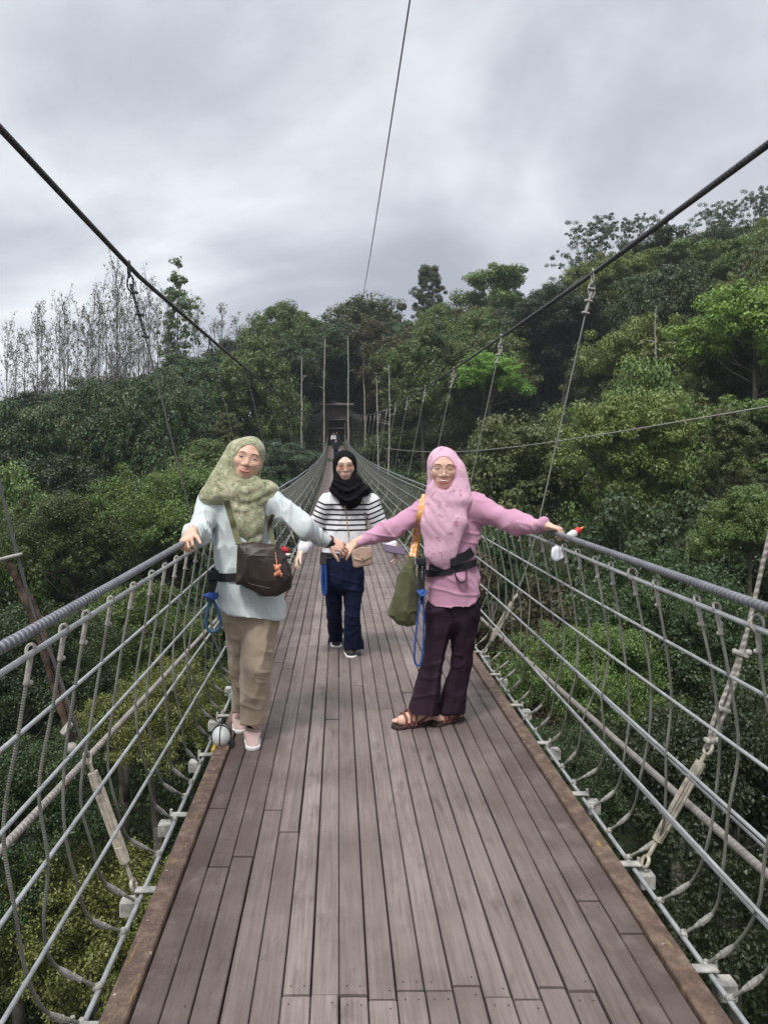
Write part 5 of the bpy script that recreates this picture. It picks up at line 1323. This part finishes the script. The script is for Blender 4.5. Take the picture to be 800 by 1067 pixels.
def make_proto(name, seed, kind, H, Rc, nclump, nleaf, size, lmat, bark=M_BARK):
    """returns (crown mesh, trunk mesh), base at the origin, height H"""
    r = np.random.default_rng(seed); C = []; rad = []
    if kind == 'dome':         # broad rounded crown: lobes on lobes
        nl = 11; L = []
        for i in range(nl):
            a = i * 2.399 + r.uniform(-.3, .3); f = math.sqrt((i + .5) / nl); L.append((Rc * .72 * f * math.cos(a), Rc * .72 * f * math.sin(a), H - Rc * .38 - Rc * .75 * f ** 2 + r.uniform(-.28, .22) * Rc, Rc * r.uniform(.24, .56)))
        for i in range(nclump):
            l = L[r.integers(nl)]; d = r.normal(size=3); d[2] = abs(d[2]) * 1.1 - .25; d /= np.linalg.norm(d)
            C.append(np.array(l[:3]) + d * l[3] * r.choice([.75, 1.0, 1.0, 1.28]) * np.array([1, 1, .8])); rad.append(Rc * r.choice([.07, .11, .15, .22]) * r.uniform(.8, 1.2))
    elif kind == 'tall':       # irregular emergent crown in layers with gaps
        for i in range(nclump // 9):
            z = H * (.985 - .55 * r.random() ** 1.0); f = math.sin(math.pi * min(1, (H - z) / (H * .62) + .18)); a = r.uniform(0, 6.283); rr = Rc * f * math.sqrt(r.uniform(.05, 1))
            c = np.array([rr * math.cos(a), rr * math.sin(a), z]); w_ = Rc * r.uniform(.26, .42)
            for j in range(9):
                C.append(c + r.normal(size=3) * np.array([w_ * .55, w_ * .55, w_ * .28])); rad.append(Rc * r.uniform(.12, .2))
    elif kind == 'column':
        for i in range(nclump):
            z = H * r.uniform(.18, 1.0); f = (1 - ((z / H - .45) / .62) ** 2) ** .6 if abs((z / H - .45) / .62) < 1 else .1; a = r.uniform(0, 6.283); rr = Rc * f * math.sqrt(r.uniform(.35, 1)) * (1 + .25 * math.sin(z * 1.7 + a * 2))
            C.append(np.array([rr * math.cos(a), rr * math.sin(a), z])); rad.append(Rc * r.uniform(.16, .27))
    elif kind == 'wisp':       # loose feathery crown, sky shows through
        for i in range(nclump // 7):
            z = H * r.uniform(.52, 1.0); a = r.uniform(0, 6.283); rr = Rc * math.sqrt(r.uniform(.0, 1)) * (1.15 - .5 * abs(z / H - .75) * 3)
            c = np.array([rr * math.cos(a), rr * math.sin(a), z])
            for j in range(7): C.append(c + r.normal(size=3) * Rc * np.array([.2, .2, .14])); rad.append(Rc * r.uniform(.05, .13))
    elif kind == 'bush':
        for i in range(nclump):
            d = r.normal(size=3); d[2] = abs(d[2]); d /= np.linalg.norm(d); q = r.uniform(.55, 1)
            C.append(d * q * np.array([Rc, Rc, H * .85]) + np.array([0, 0, H * .1])); rad.append(Rc * r.uniform(.16, .30))
    elif kind == 'bare':       # almost leafless, sparse tufts at the twig ends
        pass
    mb = MB(); tw = (.035 if kind != 'bare' else .010) * H ** .8
    bend = r.normal(size=2) * H * .03; tp = lambda f: np.array([bend[0] * math.sin(f * 3), bend[1] * math.sin(f * 2.5), f * H])
    top = .93 if kind in ('tall', 'column', 'wisp') else (.75 if kind == 'dome' else (1.0 if kind == 'bare' else .6))
    fs = np.linspace(-.06, top, 12); mb.tube([tp(f) for f in fs], tw * (1 - .82 * np.clip(fs, 0, 1) / max(top, .01)) + .012, 7)
    if kind == 'bare':
        for i in range(46):
            f = r.uniform(.18, .99); a = r.uniform(0, 6.283); l = H * r.uniform(.10, .30) * (1.15 - f * .7); b0 = tp(f); u = np.array([math.cos(a), math.sin(a), r.uniform(1.0, 2.8)]); u /= np.linalg.norm(u)
            q = [b0, b0 + u * l * .5 + [0, 0, .02 * H * r.random()], b0 + u * l + np.array([0, 0, l * .15])]; mb.tube(q, [.034 * (1.15 - f), .022, .009], 4)
            for j in range(7):
                b1 = q[1] + (q[2] - q[1]) * r.random(); u2 = u + r.normal(size=3) * .5; e = b1 + u2 / np.linalg.norm(u2) * l * r.uniform(.25, .5); mb.tube([b1, e], [.016, .008], 3, cap=False)
                if r.random() < (.42 if nleaf < 30 else .75): C.append(e); rad.append(r.uniform(.15, .45) * (1 if nleaf < 30 else 1.25))
    else:
        pick = r.permutation(len(C))[: (26 if kind != 'bush' else 6)]
        for i in pick:
            c = C[i]; f = np.clip((c[2] / H) * r.uniform(.55, .8), .08, top); b0 = tp(f); m_ = (b0 + c) / 2 + np.array([0, 0, -.03 * H])
            mb.tube([b0, m_, c], [tw * .38 * (1.1 - f), tw * .22, .02], 5)
    C = np.array(C); rad = np.array(rad)
    near = 'near' in name or 'bright' in name
    V, F = leaves(r, C, rad, nleaf, size, droop=.8 if near else .25, shell=.55 if near else .30, loose=.7 if near else .45)
    crown = meshdata(name + '_crown', V, F, lmat, None, False)
    Vt = np.concatenate(mb.V); trunk = meshdata(name + '_trunk', Vt, mb.F, bark, None, True)
    return crown, trunk, H, Rc

PR = {}
def proto(key, *a, **k): PR[key] = make_proto(key, *a, **k)
proto('dome_mid', 1, 'dome', 13, 5.2, 360, 166, 0.182, L_MID); proto('dome_dark', 2, 'dome', 13, 5.2, 330, 140, 0.196, L_DARK); proto('dome_olive', 3, 'dome', 12, 4.8, 330, 140, 0.189, L_OLIV)
proto('tall_dark', 4, 'tall', 17, 4.6, 430, 140, 0.196, L_DARK); proto('tall_mid', 5, 'tall', 16, 4.4, 430, 140, 0.196, L_MID); proto('tall_blue', 6, 'tall', 17, 4.6, 430, 140, 0.196, L_BLUE)
proto('column_yel', 7, 'column', 12, 2.6, 200, 192, 0.154, L_OLIV); proto('tall_yel', 8, 'tall', 13, 4.2, 400, 166, 0.154, L_YEL)
proto('dome_lime', 9, 'dome', 11, 4.6, 330, 166, 0.182, L_LIME); proto('wisp', 10, 'wisp', 17, 3.6, 330, 52, 0.154, L_BLUE, M_BARKP)
proto('bare_a', 11, 'bare', 15, 3, 0, 8, .14, L_BLUE, M_TWIG); proto('bare_b', 12, 'bare', 13, 3, 0, 6, .15, L_RUST, M_TWIG)
proto('bare_leafy', 19, 'bare', 15, 3.2, 0, 32, .20, L_MID, M_TWIG); proto('bush_dark', 13, 'bush', 5, 3.2, 150, 140, 0.175, L_DARK); proto('bush_mid', 14, 'bush', 4.5, 3.0, 150, 140, 0.168, L_MID); proto('tall_rust', 15, 'tall', 15, 4.2, 260, 122, 0.189, L_RUST)
proto('dome_near', 16, 'dome', 13, 5.0, 520, 227, 0.105, L_MID); proto('dome_bright', 17, 'dome', 13, 5.0, 520, 227, 0.105, L_YEL); proto('dome_neard', 18, 'dome', 13, 5.0, 480, 210, 0.112, L_DARK)
KIND = {'dome': 'broad_tree', 'tall': 'tall_tree', 'column': 'column_tree', 'wisp': 'slender_tree', 'bare': 'bare_tree', 'bush': 'bush'}
NT = [0]
TREES = []
def tree(key, x, y, zb, sc, sw=1.0, rot=None, label=None, group=None, cat='tree'):
    crown, trunk, H, Rc = PR[key]; NT[0] += 1; rr = random.Random(NT[0])
    e = empty(KIND[key.split('_')[0]], (x, y, zb), label, cat, group); e.scale = (sc * sw, sc * sw, sc); e.rotation_euler = (0, 0, rr.uniform(0, 6.283) if rot is None else rot)
    for nm, me in (('crown', crown), ('trunk', trunk)):
        o = bpy.data.objects.new(nm, me); COL.objects.link(o); o.parent = e
    TREES.append((x, y, zb + H * sc, Rc * sc * sw, e))
    return e
def tree_px(key, px, ptop, d, width_px, label=None, group=None, cat='tree', hmin=None):
    """tree whose top stands at (px, ptop) at distance d, crown width_px wide; rooted in the ground"""
    t = W(px, ptop, d); crown, trunk, H, Rc = PR[key]
    zb = float(ground(t[0], d)) - .3; sc = max((t[2] - zb) / H, .25); sw = (width_px * d / FPX / 2) / (Rc * sc)
    if hmin and t[2] - zb < hmin: zb = t[2] - hmin; sc = hmin / H; sw = (width_px * d / FPX / 2) / (Rc * sc)
    su = width_px * d / FPX / 2 / Rc                       # crown keeps its proportions; the stem makes up the height
    if key.split('_')[0] in ('dome', 'tall', 'column') and (t[2] - zb) > H * su * 1.12:
        e = tree(key, t[0], d, zb, 1.0, 1.0, None, label, group, cat); up = (t[2] - zb) - H * su
        for c in e.children: c.location = (0, 0, up); c.scale = (su, su, su)
        rr_ = .035 * H ** .8 * su + .012; MBs = MB().tube([(0, 0, -.3), (.12, .05, up * .5), (0, 0, up + .12 * H * su)], [rr_ * 1.25, rr_ * 1.1, rr_], 8)
        o = link('lower_trunk', meshdata('lower_trunk', np.concatenate(MBs.V), MBs.F, M_BARK)); o.parent = e
        TREES[-1] = (t[0], d, t[2], Rc * su, e)
        return e
    return tree(key, t[0], d, zb, sc, min(max(sw, .3), 2.6), None, label, group, cat)

# terrain sheet
gx_ = np.linspace(-150, 150, 121); gy_ = np.linspace(-60, 240, 121)
X, Y = np.meshgrid(gx_, gy_, indexing='ij'); Z = ground(X, Y); Z = ground(X, Y)
nxg, nyg = X.shape; I = np.arange(nxg * nyg).reshape(nxg, nyg)
F = np.stack([I[:-1, :-1], I[1:, :-1], I[1:, 1:], I[:-1, 1:]], -1).reshape(-1, 4)
tag(link('ground', meshdata('ground', np.stack([X, Y, Z], -1).reshape(-1, 3), F, M_GROUND)), kind='structure')

# ---- trees one can tell apart
T = tree_px
T('dome_near', 178, 478, 33, 170, 'broad rounded leafy tree filling the slope left of the sage headscarf woman')
T('dome_near', 75, 505, 31, 150, 'wide light green tree with lumpy crown below the leftmost skyline')
T('dome_mid', 215, 462, 40, 100, 'rounded green tree just behind the sage headscarf')
T('column_yel', 237, 432, 46, 34, 'small pale green bushy tree above the sage headscarf')
T('dome_dark', 40, 425, 62, 110, 'dark broad tree at the far left edge under the bare trees')
T('dome_dark', 130, 405, 66, 100, 'dark tree with mossy top below the tallest bare trunk')
T('tall_dark', 215, 372, 76, 84, 'dark leafy tree under the left main cable')
T('bare_leafy', 190, 288, 92, 64, 'airy green feathery tree topping the left ridge beside the cable')
T('dome_mid', 298, 318, 98, 84, 'round topped bright green tree on the skyline left of the gateway')
T('dome_olive', 382, 303, 112, 96, 'wide pale crowned tree on the skyline straight above the gateway')
T('column_yel', 446, 278, 106, 32, 'lone tall dark pillar shaped tree standing above the skyline')
T('dome_mid', 462, 318, 92, 60, 'bright green irregular tree below the lone pillar tree')
T('tall_mid', 516, 286, 96, 84, 'airy green tree on the skyline right of the pillar tree')
T('dome_lime', 511, 370, 54, 68, 'small bright lime green round tree right of the gateway')
T('dome_lime', 788, 303, 42, 140, 'large vivid green tree cut by the right edge of the view')
T('tall_yel', 652, 418, 32, 130, 'yellow green layered tree behind the raised right arm')
T('column_yel', 760, 428, 31, 62, 'tall narrow bushy tree below the vivid green right edge tree')
T('dome_olive', 540, 425, 40, 150, 'wide olive tree directly behind the pink headscarf')
T('tall_yel', 775, 285, 60, 60, 'yellowish leafy tree above the vivid green right edge tree', )
T('wisp', 615, 232, 98, 62, 'slim airy skyline tree just above the right main cable crossing')
T('wisp', 672, 226, 92, 52, 'airy skyline tree immediately right of the right main cable')
T('wisp', 742, 216, 88, 54, 'thin open crowned tree breaking the right skyline')
T('wisp', 787, 200, 84, 44, 'tallest flat topped thin tree at the right end of the skyline')
T('tall_dark', 705, 245, 78, 110, 'big dark tree high on the right hillside under the skyline')
T('tall_blue', 585, 300, 76, 90, 'dark blue green tree behind the uppermost right hanger')
T('dome_dark', 345, 335, 104, 90, 'dark round tree filling the gap behind the gateway roof')
T('dome_dark', 425, 335, 100, 70, 'dark tree under the lone pillar tree on its left')
T('dome_mid', 560, 312, 88, 74, 'green round tree where the right main cable leaves the skyline')
T('dome_olive', 640, 352, 62, 90, 'brownish olive tree in the middle of the right hillside')
T('dome_mid', 725, 330, 66, 84, 'leafy green tree left of the vivid green edge tree')
T('dome_neard', 705, 590, 20, 220, 'dark leafy tree under the right hand cable between its hangers')
T('dome_near', 615, 640, 18, 170, 'leafy green tree seen through the net below the raised right arm')
T('dome_neard', 770, 740, 13.5, 300, 'dark tree top filling the lower right corner behind the net')
T('dome_neard', 560, 760, 13, 150, 'dark tree top just outside the right edge beam')
T('dome_neard', 30, 640, 20, 190, 'dark tree behind the leaning rusty rod')
T('dome_near', 130, 600, 26, 170, 'green round tree behind the left net, under the hand cable')
T('dome_neard', 20, 780, 14, 200, 'dark tree top at the left edge under the braided line')
T('dome_mid', 780, 510, 22, 100, 'grey green round tree just above the right hand cable at the edge')
T('dome_bright', 85, 880, 14, 250, 'bright feathery lime green tree top seen through the lower left net', hmin=6)
T('dome_bright', 165, 690, 18, 150, 'bright leafy tree top below the left woman\'s tether', hmin=6)
# bare trees on the left ridge
for i, (px, top, d, k) in enumerate(((12, 345, 92, 'bare_a'), (38, 338, 88, 'bare_b'), (62, 326, 94, 'bare_a'), (84, 332, 90, 'bare_b'), (101, 318, 86, 'bare_a'), (118, 283, 88, 'bare_a'), (134, 316, 92, 'bare_b'), (150, 322, 86, 'bare_a'), (165, 330, 96, 'bare_b'), (28, 352, 98, 'bare_a'), (75, 345, 99, 'bare_a'), (110, 330, 98, 'bare_b'), (143, 305, 98, 'bare_a'), (172, 318, 90, 'bare_a'), (232, 330, 98, 'bare_b'), (205, 322, 99, 'bare_a'), (95, 340, 82, 'bare_b'), (50, 350, 84, 'bare_a'), (128, 335, 82, 'bare_a'), (20, 360, 88, 'bare_b'), (69, 318, 91, 'bare_a'), (90, 352, 94, 'bare_b'), (106, 308, 90, 'bare_a'), (124, 300, 95, 'bare_b'), (139, 338, 87, 'bare_a'), (156, 300, 93, 'bare_a'), (44, 330, 96, 'bare_b'), (221, 345, 95, 'bare_a'), (245, 340, 99, 'bare_b'))):
    lab = 'thin nearly leafless grey tree on the left ridge against the sky'
    if px == 118: lab = 'tallest bare pale trunk rising over the left ridge trees'
    T(k, px, top, d, 44, lab, 'bare trees along the left ridge' if px != 118 else None)
# dead white poles near the gateway: limbless trunks
def pole(px, top, bot, d, lab, grp=None, rad=None):
    a, b_ = W(px, bot, d), W(px, top, d); a[2] = float(ground(a[0], a[1])) - .2; n_ = 14; rad = rad or max(.045, d * .0014); r = np.random.default_rng(int(px)); P = a + (b_ - a) * np.linspace(0, 1, n_)[:, None]; P[:, :2] += np.cumsum(r.normal(size=(n_, 2)) * .03, 0)
    mb = MB().tube(P, np.linspace(rad, rad * .45, n_), 7)
    for i in range(5):
        f = r.uniform(.45, .95); c = a + (b_ - a) * f; u = np.array([r.normal(), r.normal(), .5]); mb.tube([c, c + u * .5], [.03, .012], 4)
    o = mb.build('dead_trunk', M_BARKP, None, True, a); tag(o, lab, 'dead tree', grp)
for q in ((337, 352, 470, 79, 'bare white dead trunk just left of the gateway'), (362, 352, 480, 76, 'bare white dead trunk standing against the gateway right post'), (380, 362, 440, 84, 'bare pale dead trunk right of the gateway, partly behind the leaves'), (394, 396, 478, 62, 'short pale dead trunk right of the gateway'), (405, 380, 482, 60, 'pale dead trunk nearest the right main cable end'), (683, 322, 384, 44, 'white slender dead trunk in the right hillside foliage'),
          (316, 372, 428, 64, 'thin pale dead trunk left of the gateway, among dark leaves')): pole(*q)

# ---- the rest of the forest, one tree each, scattered over the slopes
r = np.random.default_rng(77); pts = []
def free(x, y, dmin): return all((x - a) ** 2 + (y - b_) ** 2 > (dmin * .5 + c * .5) ** 2 for a, b_, c, *_ in pts)
hero = [(t[0], t[1], max(t[3] * 1.3, 2.0)) for t in TREES if t[3] > 1.5 and t[4].get('group') is None]
pts += hero
tries = 0
while tries < 26000:
    tries += 1
    y = 5 + 135 * math.sqrt(r.random()) ** 1.35; x = r.uniform(-.60, .68) * (y + 8) + 0
    dmin = 3.4 + y * .030
    if abs(x - .2) < 1.6 + .9 and y < 82: continue
    if not free(x, y, dmin): continue
    g = float(ground(x, y))
    zmax = 1e9
    # crowns stay under the walk and leave the skyline as it is
    lim = None
    px = VX + x * FPX / y
    sky_y = np.interp(px, [-60, 0, 90, 230, 262, 300, 345, 385, 425, 470, 520, 560, 620, 680, 740, 800, 900], [425, 418, 405, 372, 350, 330, 332, 322, 345, 335, 315, 318, 275, 262, 240, 236, 225])
    zmax = CAMZ + (VY - sky_y) * y / FPX
    if abs(x - .2) < 7 and y < 80: zmax = min(zmax, dz(y) - 2.0 + max(0, abs(x - .2) - 2.5) * 1.1 if abs(x - .2) > 2.5 else dz(y) - 3)
    H = r.uniform(10, 16) if y > 25 else r.uniform(8, 13)
    if px < VX and y < 30: zmax = min(zmax, CAMZ - (560 + (30 - y) * 9 - VY) * y / FPX)
    if px > VX and y < 24: zmax = min(zmax, CAMZ - (540 + (24 - y) * 9 - VY) * y / FPX)
    if g + H > zmax: H = zmax - g
    if H < 3.0: continue
    pts.append((x, y, dmin))
    if y < 24: key = r.choice(['dome_neard', 'dome_near', 'dome_neard', 'bush_mid' if H < 6 else 'dome_neard'])
    elif px < VX: key = r.choice(['dome_mid', 'dome_dark', 'tall_dark', 'tall_blue', 'dome_olive', 'dome_dark'], p=[.16, .28, .2, .16, .08, .12])
    else: key = r.choice(['dome_mid', 'dome_dark', 'tall_dark', 'tall_mid', 'tall_rust', 'dome_olive', 'tall_blue', 'tall_yel'], p=[.14, .20, .2, .14, .09, .12, .06, .05])
    if H < 5.5: key = r.choice(['bush_dark', 'bush_mid'])
    pts[-1] = (x, y, dmin, key, H, g, px)
fill = [p for p in pts if len(p) > 3]
# leave out what nearer crowns hide completely
cols = {}
CLEAR = [(520, 372, 70, 170), (788, 303, 42, 140), (652, 418, 32, 130), (760, 428, 31, 62), (237, 432, 46, 34)]
fill.sort(key=lambda p: p[1]); keep = []
for p in fill:
    x, y, dmin, key, H, g, px = p; ptop = VY - (g + H - CAMZ) * FPX / y; hw = dmin * .6 * FPX / y
    cs = range(int((px - hw) // 12), int((px + hw) // 12) + 1)
    if px + hw < -20 or px - hw > 830: continue
    if ptop > 1090 and y > 9: continue
    if all(cols.get(c, 2000) < ptop - 4 for c in cs): continue
    if any(y < hd_ and abs(px - hx_) < hw_ / 2 + hw * .55 and ptop < hy_ + hw_ * .62 for hx_, hy_, hd_, hw_ in CLEAR): continue
    keep.append(p)
    for c in range(int((px - hw * .7) // 12), int((px + hw * .7) // 12) + 1): cols[c] = min(cols.get(c, 2000), ptop + H * .18 * FPX / y)
for x, y, dmin, key, H, g, px in keep:
    side = 'left' if px < 300 else ('far' if px < 440 and y > 60 else 'right')
    band = 'below the walkway' if y < 26 else ('on the middle slope' if y < 62 else 'high on the slope')
    kn = {'dome': 'round crowned', 'tall': 'uneven layered', 'bush': 'low bushy'}[key.split('_')[0]]
    tone = {'mid': 'green', 'dark': 'dark green', 'olive': 'olive', 'blue': 'blue green', 'rust': 'russet green', 'yel': 'yellow green', 'near': 'green', 'neard': 'dark green'}[key.split('_')[1]]
    place = {'left': 'left of the bridge', 'far': 'behind the gateway', 'right': 'right of the bridge'}[side]
    lab = f'{tone} {kn} forest tree {place}, {band}'
    crown, trunk, H0, Rc = PR[key]; sc = H / H0
    tree(key, x, y, g - .3, sc, float(np.clip(dmin * .78 / (Rc * sc), .6, 2.4)), None, lab, f'{tone} {kn} trees {place} {band}')
print('TREES', len(TREES), 'fill', len(keep))

# ---- undergrowth nobody could count
r = np.random.default_rng(5); n = 5200; y = 2 + 130 * r.random(n) ** .8; x = r.uniform(-.62, .70, n) * (y + 10); z = ground(x, y)
C = np.stack([x, y, z + .4], 1); rad = r.uniform(.9, 1.8, n)
V, F = leaves(r, C, rad, 60, .22, .7)
tag(link('undergrowth', meshdata('undergrowth', V, F, L_DARK, None, False)), kind='stuff')

# ---- moist air over the valley
def haze(density):
    m = bpy.data.materials.new('haze_air'); m.use_nodes = True; nt = m.node_tree; nt.nodes.clear()
    o = nt.nodes.new('ShaderNodeOutputMaterial'); p = nt.nodes.new('ShaderNodeVolumePrincipled'); p.inputs['Color'].default_value = (.80, .86, .95, 1); p.inputs['Density'].default_value = density; p.inputs['Anisotropy'].default_value = .1
    nt.links.new(p.outputs[0], o.inputs['Volume'])
    V, F = box_geo((320, 320, 106)); V = V + np.array([0, 90, 8])
    tag(link('haze', meshdata('haze', V, F, m, None, False)), kind='stuff')
HAZE = 0.0004
if HAZE: haze(HAZE)
